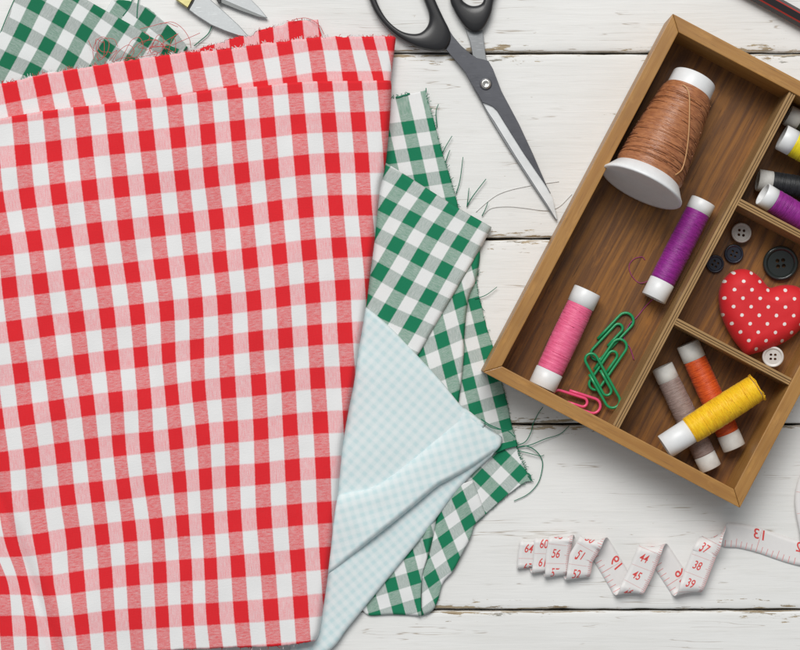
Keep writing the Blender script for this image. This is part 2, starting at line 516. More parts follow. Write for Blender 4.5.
def fray(mb, edge, z, n, length, outward, rad=.32, uvf=None, two=True, seed=0):
    rnd = random.Random(seed)
    for _ in range(n):
        t = rnd.random() * (len(edge) - 2); i = int(t)
        p = edge[i] + (edge[i + 1] - edge[i]) * (t - i)
        d = Vector(outward); a = rnd.gauss(0, .55)
        d = Vector((d.x * math.cos(a) - d.y * math.sin(a), d.x * math.sin(a) + d.y * math.cos(a)))
        Ln = length * (.3 + rnd.random() ** 2)
        c = rnd.gauss(0, .35) * Ln
        q = [(p[0] - d.x, p[1] - d.y), (p[0] + d.x * Ln * .5 - d.y * c * .3, p[1] + d.y * Ln * .5 + d.x * c * .3), (p[0] + d.x * Ln - d.y * c, p[1] + d.y * Ln + d.x * c)]
        pts = catmull([W(x, y, z + rnd.random() * 1.0) for x, y in q], 3)
        m = 0
        if two and uvf is not None:
            u = uvf(np.array([[p[0], p[1]]]))[0][0]
            m = 0 if math.cos(2 * PI * u) > 0 else 1
        mb.tube(pts, rad, 4, m)

# ---- red gingham: dark square centres read off the cloth, (x, y, column, row)
RC = {
 1: [(23,155),(54.25,151.25),(85,147),(116.25,143.75),(147,140.75),(178,137.5),(208,134),(238,130.5),(268,127.5),(298.5,124),(329,122.5),(358.5,122)],
 2: [(27.5,198),None,None,None,None,(182.5,180.5),(211,177),(242,173),(271.5,169),(302,165),(332.5,163),(362,162.5)],
 3: [(34.5,241),(65,237.5),(95.5,233),(126,230),(157,226),(187,223),(216.5,219),(246,216),(275.5,211),(305.5,207.5),(336,205.5),(364.5,205.5)],
 4: [(40.5,283.75),(71,279.5),(102,276),(132,272.5),(162,269),(192,265),(220,262),(250,258),(279.5,254),(309,250),(339.5,247.5)],
 5: [(46,326),(77,322),(107.5,318),(137.5,314.5),(167,311),(196,308),(224.5,304.5),(254,301),(283,296.5),(312.5,293),(343,290)],
 6: [(52,369),(82,364.5),(112,360.5),(141,357),(168.5,353),(197,349),(226,342+3),(256,341),(285.5,338),(315,335),(345,333)],
 7: [(57.5,410),(87.5,405.5),(116,402),(144.5,399),(172,395),(198.5,391),(228,387.5),(259,385),(288,381),(317.5,378),(348,377)],
 8: [(63,453),(92.5,449),(119,445.5),(146.5,442.5),(176,439),(203,434.5),(231,432),(261,429),(290,425),(320.5,422.5)],
 9: [(67.5,495),(97,492),(124,489),(151,485),(180,482),(205.5,479),(232.5,476),(262.5,474),(292.5,470),(323,468)],
 10: [(74,538),(102,534.5),(129.5,531),(157,529),(183,525.5),(208,524),(234.5,521),(264,518),(295,515),(324.5,512.5)],
 11: [(77.5,582),(106,578),(132.5,575),(160,572.5),(186,570),(210.5,569),(238,566),(267.5,564),(298,560.5),(327,558)],
 12: [(82,624.5),(109,621),(135,619),(162.5,617),(187.5,615),(212.5,614),(241,612),(271,610),(301,607)],
}
red_pts = [(p[0], p[1], c, r) for r, row in RC.items() for c, p in enumerate(row) if p]
red_pts += [(5,245,-1,3),(9.5,287.5,-1,4),(15,331,-1,5),(21,373,-1,6),(26,415,-1,7),(32,458,-1,8),(36,499,-1,9),(42,544,-1,10),(47,586,-1,11),(54,627,-1,12),
            (2,462,-2,8),(5,502,-2,9),(12.5,547.5,-2,10),(24,585,-2,11),(32,626,-2,12),(3,585,-3,11),(5.5,626,-3,12),(-8,158.5,-1,1),(-3,203,-1,2)]
red_uv = tps(red_pts)
red2_uv = tps([(11,92,0,0),(42.5,85.5,1,0),(72,80,2,0),(102.5,75,3,0),(134,70,4,0),(164,65,5,0),(194,59,6,0),(225,54,7,0),(254,50,8,0),(284.5,45,9,0),
               (314,40.5,10,0),(343,40,11,0),(368.5,40,12,0),(391,41,13,0),(320.5,82.5,10,1),(350.5,82,11,1),(379.5,81,12,1),(262,91,8,1),(291,87,9,1),(397,82,13,1),(20,134,0,1),(82,122,2,1)])
red3_uv = tps([(207,47,0,0),(237,42,1,0),(266,36,2,0),(296,31,3,0),(211,89,0,1),(300,73,3,1)])

def red_z(x, y):
    z = 24 + 3.0 * nz(x, y, 130, 1) + 1.5 * nz(x, y, 50, 2) + .5 * nz(x, y, 21, 3) + 1.5 * nz(x + y * .16, y * .22, 26, 6)
    # soft crease running down through the lower left, and a faint one in the middle
    for (ax, ay, bx, by, amp, wd) in ((-8, 480, 62, 668, -4.2, 7), (10, 480, 80, 668, 2.6, 9), (128, 300, 205, 420, 1.2, 12), (205, 440, 222, 650, 1.3, 14), (160, 330, 190, 640, -1.0, 16)):
        A, B_, Pt = Vector((ax, ay)), Vector((bx, by)), Vector((x, y))
        ab = B_ - A; t = max(0, min(1, (Pt - A).dot(ab) / ab.length_squared))
        d = (Pt - (A + ab * t)).length
        fade = math.sin(PI * max(.02, min(.98, t))) if amp != -4.2 else 1
        z += amp * fade * math.exp(-(d / wd) ** 2)
    return z

red = thing('red_gingham_cloth', 'large red and white gingham cloth folded in layers, frayed along its top edge', 'cloth', W(190, 340, 0))
mb = MB()
e3 = sheet(mb, [(140,62),(178,54),(200,48),(222,42),(226,39),(252,35),(256,31),(282,25),(290,21.5),(318,19.5)], [(318,19.5),(320,30),(325,44),(330,60)], [(140,90),(330,75)], [(140,62),(140,90)],
          red3_uv, lambda x, y: 8.5 + 1.2 * nz(x, y, 40, 4), jag={'top': 1.3}, nu=150, nv=20, seed=3)
e2 = sheet(mb, [(-60,95),(0,84),(17,80),(32,76),(61,71),(94,66),(125,61),(155,56.5),(186,53),(217,49.5),(247,46),(277,42),(307,38.5),(336,36.5),(361,37),(389,36.5),(396,37.5)],
          [(396,37.5),(393,62),(390,90),(389,110)], [(-60,190),(190,125),(389,110)], [(-60,95),(-60,190)], red2_uv, lambda x, y: 16 + 1.3 * nz(x, y, 60, 5) + .5 * nz(x, y, 24, 6),
          rolls={'right': (6, 5)}, jag={'top': 1.7}, nu=240, nv=30, seed=5)
e1 = sheet(mb, [(-60,129),(0,118.5),(10,116.5),(41,111.5),(72,107.5),(104,104),(135,100),(165,97),(200,91.5),(226,88),(257,86.5),(287,83),(317,81.2),(347,81),(387,80.6),(391,81)],
          [(391,81),(391.5,92),(389,130),(385,168),(380,190),(375,237),(370,275),(366,307),(359,347),(354,382),(348.5,410),(342.5,447),(338,495),(334,527),(329,567),(324,602),(319.5,632),(315,641)],
          [(-60,675),(0,661),(120,653),(220,648),(280,646),(315,641)], [(-60,129),(-60,675)], red_uv, red_z,
          rolls={'right': (7, 11)}, drop=5, jag={'bottom': 1.2, 'top': .5}, nu=170, nv=220, seed=7)
mb.build('folded_fabric', M['red_check'], red)
fb = MB()
fray(fb, e2['top'], 15, 420, 2.6, (-.1, -1), uvf=red2_uv, rad=.24, seed=1)
fray(fb, e3['top'], 8, 160, 2.4, (0, -1), uvf=red3_uv, rad=.24, seed=2)
fray(fb, e1['bottom'], 22, 70, 3, (0, 1), uvf=red_uv, seed=3)
o = fb.build('frayed_edge', [M['red_thread'], M['white_thread']], red); o['kind'] = 'stuff'
# curly red strands along the top left
rnd = random.Random(5)
curls = [[(94,60),(93,50),(97,40),(104,37),(109,43),(107,53),(100,60),(96,56)], [(112,62),(118,52),(128,45),(134,50),(131,57),(124,60)], [(128,56),(138,44),(150,40),(160,42),(166,50)],
         [(150,52),(157,36),(163,38),(162,50),(154,55)], [(160,24),(172,22),(182,28),(189,38),(191,48)], [(140,29),(152,26),(166,23),(178,27)], [(170,46),(184,40),(200,33)], [(110,64),(122,58),(140,57),(156,54)],
         [(120,62),(126,50),(132,40),(140,38),(143,48),(136,58)], [(292,20),(306,18),(318,24),(324,34),(327,40)]]
for _ in range(5):
    x, y = 90 + rnd.random() * 92, 64 - rnd.random() * 6; y -= (x - 90) * .09
    a = rnd.random() * 6; r_ = 3 + rnd.random() * 6; c = [(x, y)]
    for q in range(8):
        a += .5 + rnd.random() * .7; c.append((x + 4 * q * (rnd.random() - .3) + r_ * math.cos(a), y - 4 - rnd.random() * 6 - r_ * .7 + r_ * math.sin(a)))
    curls.append(c)
for c in curls:
    m_ = MB(); m_.tube(catmull([W(x, y, 10 + 3 * rnd.random()) for x, y in c], 7), .27, 5)
    m_.build('loose_thread', M['red_thread'], red)

# ---- green gingham cloth, upper left corner of the table
gl = thing('green_gingham_cloth', 'green gingham cloth corner with larger checks, under the red cloth at top left', 'cloth', W(70, 40, 0))
gl_uv = tps([(36,5,0,0),(61,19,1,0),(84,32.5,2,0),(106,49,3,0),(22.5,32.5,0,1),(47,46,1,1),(70,60,2,1),(7.5,61,0,2),(32.5,71,1,2),(99,9,2,-1),(122.5,24,3,-1),(146,38,4,-1)])
gu_uv = lattice((147, 17.5), (22, 17), (-15, 24))
mb = MB()
eu = sheet(mb, [(112,0),(130,1),(148,8.5),(160,18),(175,31),(188,47)], [(188,47),(180,56),(170,64)], [(95,30),(130,60),(170,64)], [(112,0),(95,30)], gu_uv, lambda x, y: 2.2 + .6 * nz(x, y, 30, 1), jag={'top': 1.2}, nu=70, nv=40, sharp=('right', 'left'), seed=2)
eg = sheet(mb, [(27,-30),(60,-16),(87,0),(110,13),(135,27),(155,39),(186,52)], [(186,52),(188,62),(185,75)], [(-70,110),(60,95),(185,75)], [(27,-30),(14,2),(-2,36),(-70,110)], gl_uv,
           lambda x, y: 5.5 + 1.0 * nz(x, y, 45, 3) + .4 * nz(x, y, 18, 5), rolls={'top': (3, 2.0)}, nu=110, nv=80, seed=4)
mb.build('folded_fabric', M['green_check_dark'], gl)
for c in ([(16,-4),(8,14),(0,34),(-6,50)], [(134,-6),(130,6),(123,16)], [(139,-4),(137.5,8),(137,18)], [(212,26),(208,34),(200,41),(194,46)]):
    m_ = MB(); m_.tube(catmull([W(x, y, 2.5) for x, y in c], 6), .55, 5); m_.build('loose_thread', M['green_thread'], gl)

# ---- green gingham cloth, folded in the middle
gr = thing('green_gingham_cloth', 'green gingham cloth in crumpled folds between the red cloth and the wooden box', 'cloth', W(440, 340, 0))
mb = MB()
# lowest folds by the box
g4_uv = lattice((475.4, 303.5), (25, -7.5), (6.25, 24.3))
e_g4 = sheet(mb, [(430,252),(460,250),(480,247)], [(480,247),(479,262),(477.5,287),(482,307),(487,328),(494,350),(501,378),(507.7,405),(512,426),(515.5,436),(517.5,446),(515,452)], [(430,452),(480,460),(515,452)], [(430,252),(430,452)], g4_uv,
      lambda x, y: 1.5 + .5 * nz(x, y, 30, 2), drop=.9, jag={'right': .6}, nu=50, nv=110)
g3_uv = lattice((442.3, 340), (24.6, -10.4), (7.4, 29.4))
sheet(mb, [(405,250),(440,248),(479,247)], [(479,247),(480,257),(476,280),(469.5,295),(466.5,312),(464.5,335),(463.5,360),(461,385),(458,408)], [(400,420),(430,415),(458,408)], [(405,250),(400,420)], g3_uv,
      lambda x, y: 7.5 + 1.4 * nz(x, y, 34, 7) + 1.5 * math.exp(-((x - 464) / 5) ** 2), rolls={'right': (4.5, 4.5)}, nu=60, nv=90)
g1_l = lattice((415, 154), (25.6, -3.6), (6.1, 26.4))
def g1_uv(q):
    r = g1_l(q); r[:, 1] = np.where(r[:, 1] < -1.5, -1.5 + (r[:, 1] + 1.5) * .08, r[:, 1]); return r   # plain woven border at the end
e_g1 = sheet(mb, [(360,103),(383,100),(395,97.2),(409.5,93.5),(425.5,90.5)], [(425.5,90.5),(429,104),(433.5,119),(441,148),(449,173),(456.5,199),(459,212)], [(365,230),(410,230),(459,212)], [(360,103),(365,230)], g1_uv,
      lambda x, y: 4.2 + .9 * nz(x, y, 30, 8), drop=1.2, jag={'top': .7, 'right': .35}, sharp=('top',), nu=60, nv=80)
g2_uv = tps([(404.3,182.6,0,0),(428,195.8,1,0),(452.4,208,2,0),(475.4,219.8,3,0),(387.4,207,0,1),(411.8,219,1,1),(435.8,231.7,2,1),(460,243.5,3,1),(395.9,245.2,1,2),(420,257.7,2,2),(444,270,3,2),(380,272,1,3),(403.6,285.5,2,3),(428.5,297.3,3,3),(387,313,2,4),(412.7,324,3,4)])
e_g2 = sheet(mb, [(340,141),(365,152.5),(387,163.5),(420,184),(455,206),(482,221.5),(491.5,227)], [(491.5,227),(490.5,231),(487,236.5),(472,265),(457,290),(438,322),(420,353),(400,388)], [(320,330),(360,360),(400,388)], [(340,141),(320,330)], g2_uv,
      lambda x, y: 12 + 1.2 * nz(x, y, 50, 9) + .4 * nz(x, y, 20, 4), rolls={'top': (3, 2), 'right': (5, 6)}, nu=80, nv=90)
# folds that come out below the blue cloth
g5a_uv = lattice((481.5, 477.5), (20.2, -21), (17.6, 17))
e_5a = sheet(mb, [(430,495),(455,480),(480,462),(500,445),(514,440)], [(514,440),(518,451),(522.5,461.5),(528,474),(532,481)], [(460,540),(484,516),(507.5,495),(525,482.5),(532,481)], [(430,495),(440,520),(460,540)], g5a_uv,
      lambda x, y: 3.5 + 1.0 * nz(x, y, 28, 10), jag={'right': .9, 'bottom': .5}, drop=1.5, nu=70, nv=50, sharp=('right',))
g5b_uv = tps([(459,498.5,1,0),(446,541,0,1),(469,523.5,1,1),(432,578.6,-1,2),(454,560,0,2),(436.5,517,0,0)])
sheet(mb, [(432,500),(452,488),(473,480)], [(473,480),(479,495),(486,514)], [(421,616),(432,611),(438,600),(443,583),(453,571),(462,554),(471,536.5),(475,524.5),(486,514)], [(432,500),(436,520),(429,551),(422,575),(421,616)], g5b_uv,
      lambda x, y: 6.0 + 1.2 * nz(x, y, 22, 11) + 2.0 * math.exp(-((x - 462) / 10) ** 2), rolls={'right': (3, 2.5), 'left': (5, 4), 'bottom': (3, 2)}, nu=90, nv=60)
g5c_uv = lattice((414.4, 577.8), (22.8, -7), (7, 26.3))
sheet(mb, [(350,600),(375,560),(405,525),(432,508)], [(432,508),(437,518),(429.5,551),(423,573),(421,595),(421.5,616)], [(362,610),(370,615.5),(392,614.5),(421.5,616)], [(350,600),(355,606),(362,610)], g5c_uv,
      lambda x, y: 4.8 + 1.0 * nz(x, y, 20, 12) + 5.2 * math.exp(-((x - (425 + (590 - y) * .06)) / 4.5) ** 2), rolls={'right': (4, 3), 'bottom': (3, 2)}, nu=70, nv=60)
# small strip of the lowest fold at the corner below the blue tip
sheet(mb, [(488,447),(503,443),(516,440)], [(516,440),(517.5,446)], [(494,454),(506,449),(517.5,446)], [(488,447),(494,454)], lattice((509, 445), (60, -20), (12, 26)), lambda x, y: 6.0, drop=1, nu=16, nv=10)
mb.build('folded_fabric', M['green_check'], gr)
fb = MB()
fray(fb, e_g1['top'][int(60 * .25):int(60 * .78)], 4.0, 26, 2.5, (0, -1), two=False, seed=8)
fray(fb, e_5a['right'], 3.4, 14, 2.0, (1, -.3), two=False, seed=9)
fray(fb, e_g4['right'], 1.6, 60, 2.2, (1, -.2), rad=.2, two=False, seed=18)
fray(fb, e_5a['right'], 3.0, 40, 3.0, (1, -.2), rad=.2, two=False, seed=19)
fray(fb, e_5a['bottom'], 2.6, 40, 2.0, (.4, 1), rad=.18, two=False, seed=20)
fray(fb, e_g1['right'], 4.0, 50, 2.6, (1, -.4), rad=.2, two=False, seed=21)
o = fb.build('frayed_edge', M['green_thread'], gr); o['kind'] = 'stuff'
strands = [([(437,127),(436,112),(438.5,104)], 1), ([(442,154),(446,146),(452,136)], 1), ([(445,164),(448,155),(450,150)], 1), ([(456,194),(460,180),(463,157)], 1),
           ([(467,207),(468,198),(469,188)], 1), ([(467,206),(473,196),(486,179)], 1.15), ([(482,216),(485,210),(488,202)], 1), ([(475,299),(486,295),(497,287)], .9),
           ([(514,446),(525,442),(531,432),(533,424),(538,414),(543,407)], 1), ([(515,448),(530,445),(545,439),(560,434),(569,426)], 1), ([(512,449),(526,446),(536,451),(542,460),(542,470),(538,483),(528,494),(514,501)], 1.1),
           ([(514,450),(528,453),(540,456),(544,455)], .9), ([(481,419),(490,425),(500,429),(508,431),(515,437)], 1.2), ([(484,423),(493,428),(503,430)], 1), ([(527,473),(530,475),(531,480)], 1.5),
           ([(425.5,96),(426,91.5),(426,88)], 1.3)]
for c, w in strands:
    on = 17 if c[0] in ((481,419),(484,423)) else 1.6
    m_ = MB(); m_.tube(catmull([W(x, y, on + (2.2 if i in (1, 2) else .3) * (on < 5)) for i, (x, y) in enumerate(c)], 6), .54 * w, 5, taper=lambda t: 1 - .35 * t)
    m_.build('loose_thread', M['green_thread'], gr)
hm = MB()
hm.tube([W(x, y, 4.4) for x, y in ((395.7,97.8),(399,97.2),(403,95.6),(406,95.2),(409.8,93.6))], 1.0, 6)
hm.build('frayed_edge', M['green_thread'], gr)

# ---- pale blue gingham cloth
bl = thing('pale_blue_gingham_cloth', 'pale blue sheer cloth with tiny checks, folded beside the red cloth', 'cloth', W(400, 470, 0))
mb = MB()
c1 = lattice((380, 400), (7.0, 6.2), (-6.2, 7.0))
sheet(mb, [(300,255),(345,288),(367,307),(390,327),(417,355),(441.5,381.5),(461.5,406),(475,416),(486,424)], [(486,424),(470,445),(455,460)], [(285,540),(340,520),(400,495),(455,465)], [(300,255),(285,520)], c1,
      lambda x, y: 15.0 - 3 * max(0, min(1, (380 - x) / 30)) + 1.4 * nz(x, y, 60, 13) - 1.0 * math.exp(-((x * .35 + y * .94 - 585) / 24) ** 2), rolls={'top': (4, 3)}, nu=90, nv=80)
c3 = lattice((400, 540), (6.6, -5.6), (5.6, 6.6))
sheet(mb, [(290,600),(328,574),(364,545),(397,519),(421,499),(440,484),(470,462),(488,448)], [(488,448),(494,451.5),(492,456)], [(290,675),(330,650),(347,629),(365,607),(400,564),(428,529.5),(450,500),(471,475.5),(492,456)], [(290,600),(290,675)], c3,
      lambda x, y: 10.5 + 1.0 * nz(x, y, 35, 14), rolls={'bottom': (5, 4)}, nu=110, nv=60)
c2 = lattice((420, 450), (8.8, -2.6), (2.6, 8.8))
def z_b2(x, y):
    return 21.0 + 1.5 * nz(x, y, 45, 15) + .6 * nz(x, y, 18, 16) - 7.0 * max(0, min(1, (x - 415) / 85)) - 7.0 * max(0, min(1, (375 - x) / 45))
sheet(mb, [(290,504),(320,497),(340,494),(360,490.5),(372,487.5),(386,479.5),(410,462),(438,437),(455,418),(463,407.5),(483,422),(502,437)], [(502,437),(502,441),(500,446.5),(494,453)], [(290,603),(310,589),(328,575.5),(364.6,545.5),(397,519.7),(421,500),(438,486),(450,479.5),(471,468),(494,453)], [(290,505),(290,603)], c2,
      z_b2, rolls={'top': (16, 6.0), 'bottom': (5, 7.5), 'right': (4, 3)}, nu=140, nv=70)
mb.build('folded_fabric', M['mint_check'], bl)

# ------------------------------------------------------------------ wooden box
Z0 = 2.0; ZF = 7.0; ZR = 57.5; TH = 13.5
C0 = W(483, 372, ZR); C1 = W(740, 508, ZR); C3 = W(672, 13, ZR)
E1 = (C1 - C0); WID = E1.length; E1.normalize()
E2 = (C3 - C0); LEN = E2.length; E2 = Vector((-E1.y, E1.x, 0))
def BX(a, b, z): return Vector((C0.x, C0.y, 0)) + E1 * a + E2 * b + Vector((0, 0, z))
box = thing('sewing_box', 'brown wooden sewing box with four compartments, lying open', 'box', BX(WID / 2, LEN / 2, Z0))
box['_o'] = (0, 0, 0)
box.rotation_euler = (0, 0, math.atan2(E1.y, E1.x))
BC = Vector((WID / 2, LEN / 2, Z0))

def slab(name, quad, z0, z1, material, bev=.9, long_axis=0, part_of=box, mats=None):
    """a board: quad in box plan coordinates; mesh local X runs along its length"""
    me_b = bmesh.new()
    lo = [me_b.verts.new((q[0], q[1], z0)) for q in quad]; hi = [me_b.verts.new((q[0], q[1], z1)) for q in quad]
    me_b.faces.new(lo[::-1]); me_b.faces.new(hi)
    for i in range(4): me_b.faces.new((lo[i], lo[(i + 1) % 4], hi[(i + 1) % 4], hi[i]))
    me_b.normal_update()
    bmesh.ops.bevel(me_b, geom=list(me_b.edges), offset=bev, segments=2, affect='EDGES', profile=.6)
    c = Vector((sum(q[0] for q in quad) / 4, sum(q[1] for q in quad) / 4, (z0 + z1) / 2))
    rot = PI / 2 if long_axis == 1 else 0
    R = Matrix.Rotation(-rot, 3, 'Z')
    for v in me_b.verts: v.co = (R @ (v.co - c)) * S
    me = bpy.data.meshes.new(name); me_b.to_mesh(me); me_b.free()
    for p in me.polygons: p.use_smooth = False
    me.materials.append(material)
    o = bpy.data.objects.new(name, me); COL.objects.link(o)
    o.parent = part_of
    o.location = (c - BC) * S; o.rotation_euler = (0, 0, rot)
    return o
g = .12
slab('side_panel', [(g, 0), (WID - g, 0), (WID - TH - g, TH), (TH + g, TH)], Z0, ZR, M['box_wood'])
slab('side_panel', [(g, LEN), (TH + g, LEN - TH), (WID - TH - g, LEN - TH), (WID - g, LEN)], Z0, ZR, M['box_wood'])
slab('side_panel', [(0, g), (TH, TH + g), (TH, LEN - TH - g), (0, LEN - g)], Z0, ZR, M['box_wood'], long_axis=1)
slab('side_panel', [(WID, g), (WID, LEN - g), (WID - TH, LEN - TH - g), (WID - TH, TH + g)], Z0, ZR, M['box_wood'], long_axis=1)
slab('base_panel', [(TH - 1, TH - 1), (WID - TH + 1, TH - 1), (WID - TH + 1, LEN - TH + 1), (TH - 1, LEN - TH + 1)], Z0 + .6, ZF, M['box_floor'], long_axis=1, bev=.2)
def divider(quadf, la):
    root = slab('divider', quadf(0, 2.3), ZF - .2, ZR - 2, M['ply_light'], bev=.35, long_axis=la)
    # three plies side by side, the middle one darker and a hair lower
    for a, b_, mt, dz in ((2.3, 3.0, 'ply_dark', -.9), (3.0, 4.8, 'ply_light', -.25), (4.8, 5.3, 'ply_dark', -.9), (5.3, 7.0, 'ply_light', 0)):
        ch = slab('ply_layer', quadf(a, b_), ZF - .2, ZR - 2 + dz, M[mt], bev=.2, long_axis=la)
        mw = ch.location - root.location
        ch.parent = root
        rz = root.rotation_euler[2]
        ch.location = Matrix.Rotation(-rz, 3, 'Z') @ mw
        ch.rotation_euler = (0, 0, 0)
    return root
xm = 143.5 * (H - ZR) / H
divider(lambda a, b_: [(xm - 3.5 + a, TH), (xm - 3.5 + b_, TH), (xm - 3.5 + b_, LEN - TH), (xm - 3.5 + a, LEN - TH)], 1)
for f in (1 / 3, 2 / 3):
    ym = LEN * f
    divider(lambda a, b_: [(xm + 3.6, ym + 3.5 - b_), (WID - TH, ym + 3.5 - b_), (WID - TH, ym + 3.5 - a), (xm + 3.6, ym + 3.5 - a)], 0)

# ------------------------------------------------------------------ spools of thread
def axis_frame(A, B):
    x = (B - A).normalized(); y = Vector((0, 0, 1)).cross(x).normalized(); z = x.cross(y)
    return Matrix((x, y, z)).transposed().to_quaternion()

def spool(A, B, r, cap_a, cap_b, tm, label, core='core', bulge=.6, rt=None, group='small spools of thread in the box', shape=None, seed=1, wall=2.2, tube_flat=0.0, ragged=0.0):
    """A, B: axis ends (units); cap_a, cap_b: bare tube showing at each end; thread wound between"""
    L = (B - A).length; rt = rt or r - .4
    rnd = random.Random(seed)
    t = thing('thread_spool', label, 'spool', (A + B) / 2, group, axis_frame(A, B))
    h = L / 2; ri = r - wall
    cm = MB()
    prof = [(-h + 14, ri), (-h + .6, ri), (-h, ri + .5), (-h, r - .5), (-h + .5, r), (-h + cap_a * .5, r), (-h + cap_a, r), (-h + cap_a + .5, r - 1.2), (h - cap_b - .5, r - 1.2), (h - cap_b, r), (h - cap_b * .5, r), (h - .5, r), (h, r - .5), (h, ri + .5), (h - .6, ri), (h - 14, ri)]
    wf = (lambda j, k, x, a: -tube_flat * abs(math.sin(a)) * (1 if abs(x) > h - 3 else .3)) if tube_flat else None
    cm.lathe(prof, 48, wob=wf)
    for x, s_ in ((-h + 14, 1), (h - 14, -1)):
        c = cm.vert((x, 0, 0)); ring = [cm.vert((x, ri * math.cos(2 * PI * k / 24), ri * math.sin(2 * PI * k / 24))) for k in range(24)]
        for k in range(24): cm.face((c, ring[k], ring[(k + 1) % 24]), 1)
    cm.build('tube', [M[core], M['hole']], t, keep_local=True)
    wm = MB(); x0, x1 = -h + cap_a, h - cap_b; n = int((x1 - x0) * 2.2)
    prof = []; run = 0
    for i in range(n + 1):
        f = i / n; x = x0 + (x1 - x0) * f
        e = min(1, min(f, 1 - f) * (x1 - x0) / 2.5)
        run = run * .7 + rnd.gauss(0, .06)
        rr = (rt if shape is None else shape(f)) + bulge * math.sin(PI * f) * .5 - 1.3 * (1 - math.sqrt(max(0, 1 - (1 - e) ** 2))) + run + (.16 if i % 2 else -.1)
        prof.append((x, rr))
    prof = [(x0, r - 1.5)] + prof + [(x1, r - 1.5)]
    wm.lathe(prof, 64, wob=lambda j, k, x, a: .22 * mnoise.noise(Vector((x * .35, math.cos(a) * 1.1 + seed, math.sin(a) * 1.1))) )
    # a few strands laid across the winding
    for _ in range(16):
        f = rnd.random() * .8 + .1; a0 = rnd.random() * 2 * PI; sp = rnd.gauss(0, .06); da = 1.2 + rnd.random() * 1.6
        pts = []
        for q in range(10):
            ff = min(.98, max(.02, f + sp * (q / 9 - .5))); a = a0 + da * q / 9
            R_ = (rt if shape is None else shape(ff)) + bulge * math.sin(PI * ff) * .5 + .15
            x = x0 + (x1 - x0) * ff
            pts.append((x, R_ * math.cos(a), R_ * math.sin(a)))
        wm.tube(pts, .26, 5)
    if ragged:
        for _ in range(26):
            a = rnd.random() * 2 * PI; pts = []
            for q in range(9):
                a += .28; R_ = rt + .8 - q * .15
                pts.append((x1 + 1.2 + rnd.gauss(0, .7) * ragged, (R_ + rnd.gauss(0, .5)) * math.cos(a), (R_ + rnd.gauss(0, .5)) * math.sin(a)))
            wm.tube(catmull(pts, 3), .32, 5)
    wm.build('wound_thread', M[tm], t, keep_local=True)
    return t

M['t_brown'] = thread_mat('waxed brown thread', (.46, .185, .075), (.30, .105, .042), .36, .6, .05, 1.6, .38)
M['t_purple'] = thread_mat('purple thread', (.31, .020, .28), (.20, .012, .19))
M['t_pink'] = thread_mat('pink thread', (.86, .165, .32), (.74, .105, .23), fine=1.5)
M['t_orange'] = thread_mat('orange thread', (.72, .105, .012), (.52, .055, .008))
M['t_taupe'] = thread_mat('taupe thread', (.34, .245, .22), (.24, .17, .15))
M['t_gold'] = thread_mat('golden yellow thread', (.98, .61, .014), (.90, .48, .007), fine=1.3, strength=.7)
M['t_yellow'] = thread_mat('lemon yellow thread', (.80, .66, .01), (.68, .52, .006), fine=1.3)
M['t_black'] = thread_mat('black thread', (.020, .022, .026), (.010, .011, .013))
M['t_olive'] = thread_mat('dark olive thread', (.050, .055, .025), (.028, .03, .014))

# big brown spool: tube, flared foot, wound thread, loose end
bA, bB = W(641.0, 188, ZF + 44.5), W(694.5, 79, ZF + 22.5)
bs = thing('thread_spool', 'large spool of shiny brown thread with flared white foot, lying in the long compartment', 'spool', (bA + bB) / 2, None, axis_frame(bA, bB))
Lb = (bB - bA).length; hb = Lb / 2
cm = MB()
cm.lathe([(-hb + 1.2, .01), (-hb + 1.2, 36), (-hb + .4, 38.5), (-hb, 41.6), (-hb + .8, 42.4), (-hb + 2.2, 42.4), (-hb + 5, 40.2), (-hb + 14, 34.0), (-hb + 16, 30)], 72)
cm.build('foot', M['core'], bs, keep_local=True)
cm = MB()
cm.lathe([(-hb + 10, 24), (hb - 20, 21.5), (hb - 15, 22.8), (hb - 1, 22.4), (hb - .3, 22.0), (hb, 21), (hb, 14), (hb - .6, 13.4), (hb - 20, 13)], 56)
cm.build('tube', M['core'], bs, keep_local=True)
wm = MB(); x0, x1 = -hb + 13, hb - 15.5; prof = []; run = 0; rnd = random.Random(3); n = 170
for i in range(n + 1):
    f = i / n; run = run * .75 + rnd.gauss(0, .16)
    rr = 34.5 - 9.3 * f + 1.2 * math.sin(PI * f) + run - 2.0 * max(0, 1 - f * 14) - 1.5 * max(0, 1 - (1 - f) * 16) + (.2 if i % 2 else -.12)
    prof.append((x0 + (x1 - x0) * f, rr))
wm.lathe([(x0, 24)] + prof + [(x1, 20)], 90, wob=lambda j, k, x, a: .45 * mnoise.noise(Vector((x * .3, math.cos(a) * 1.4, math.sin(a) * 1.4))))
for _ in range(90):
    f = rnd.random() * .9 + .05; a0 = rnd.random() * 2 * PI; sp = rnd.gauss(0, .05); da = 1.0 + rnd.random() * 2
    pts = []
    for q in range(12):
        ff = min(.98, max(.02, f + sp * (q / 11 - .5))); a = a0 + da * q / 11
        R_ = 34.5 - 9.3 * ff + 1.2 * math.sin(PI * ff) + .25
        pts.append((x0 + (x1 - x0) * ff, R_ * math.cos(a), R_ * math.sin(a)))
    wm.tube(pts, .42, 5)
wm.build('wound_thread', M['t_brown'], bs, keep_local=True)
M['tail_tan'] = mat('tan thread end', (.50, .27, .12), .5)[0]
tb = MB(); pts = []
for f, a in ((.95, 1.95), (.93, 1.75), (.86, 1.55), (.72, 1.34), (.56, 1.12), (.40, .92), (.26, .78), (.16, .74), (.10, .82), (.06, .9)):
    R_ = 34.5 - 9.3 * f + 1.2 * math.sin(PI * f) + .8
    pts.append((x0 + (x1 - x0) * f, -R_ * math.cos(a), R_ * math.sin(a)))
tb.tube(catmull(pts, 6), .75, 6)
tb.build('loose_end', M['tail_tan'], bs, keep_local=True)

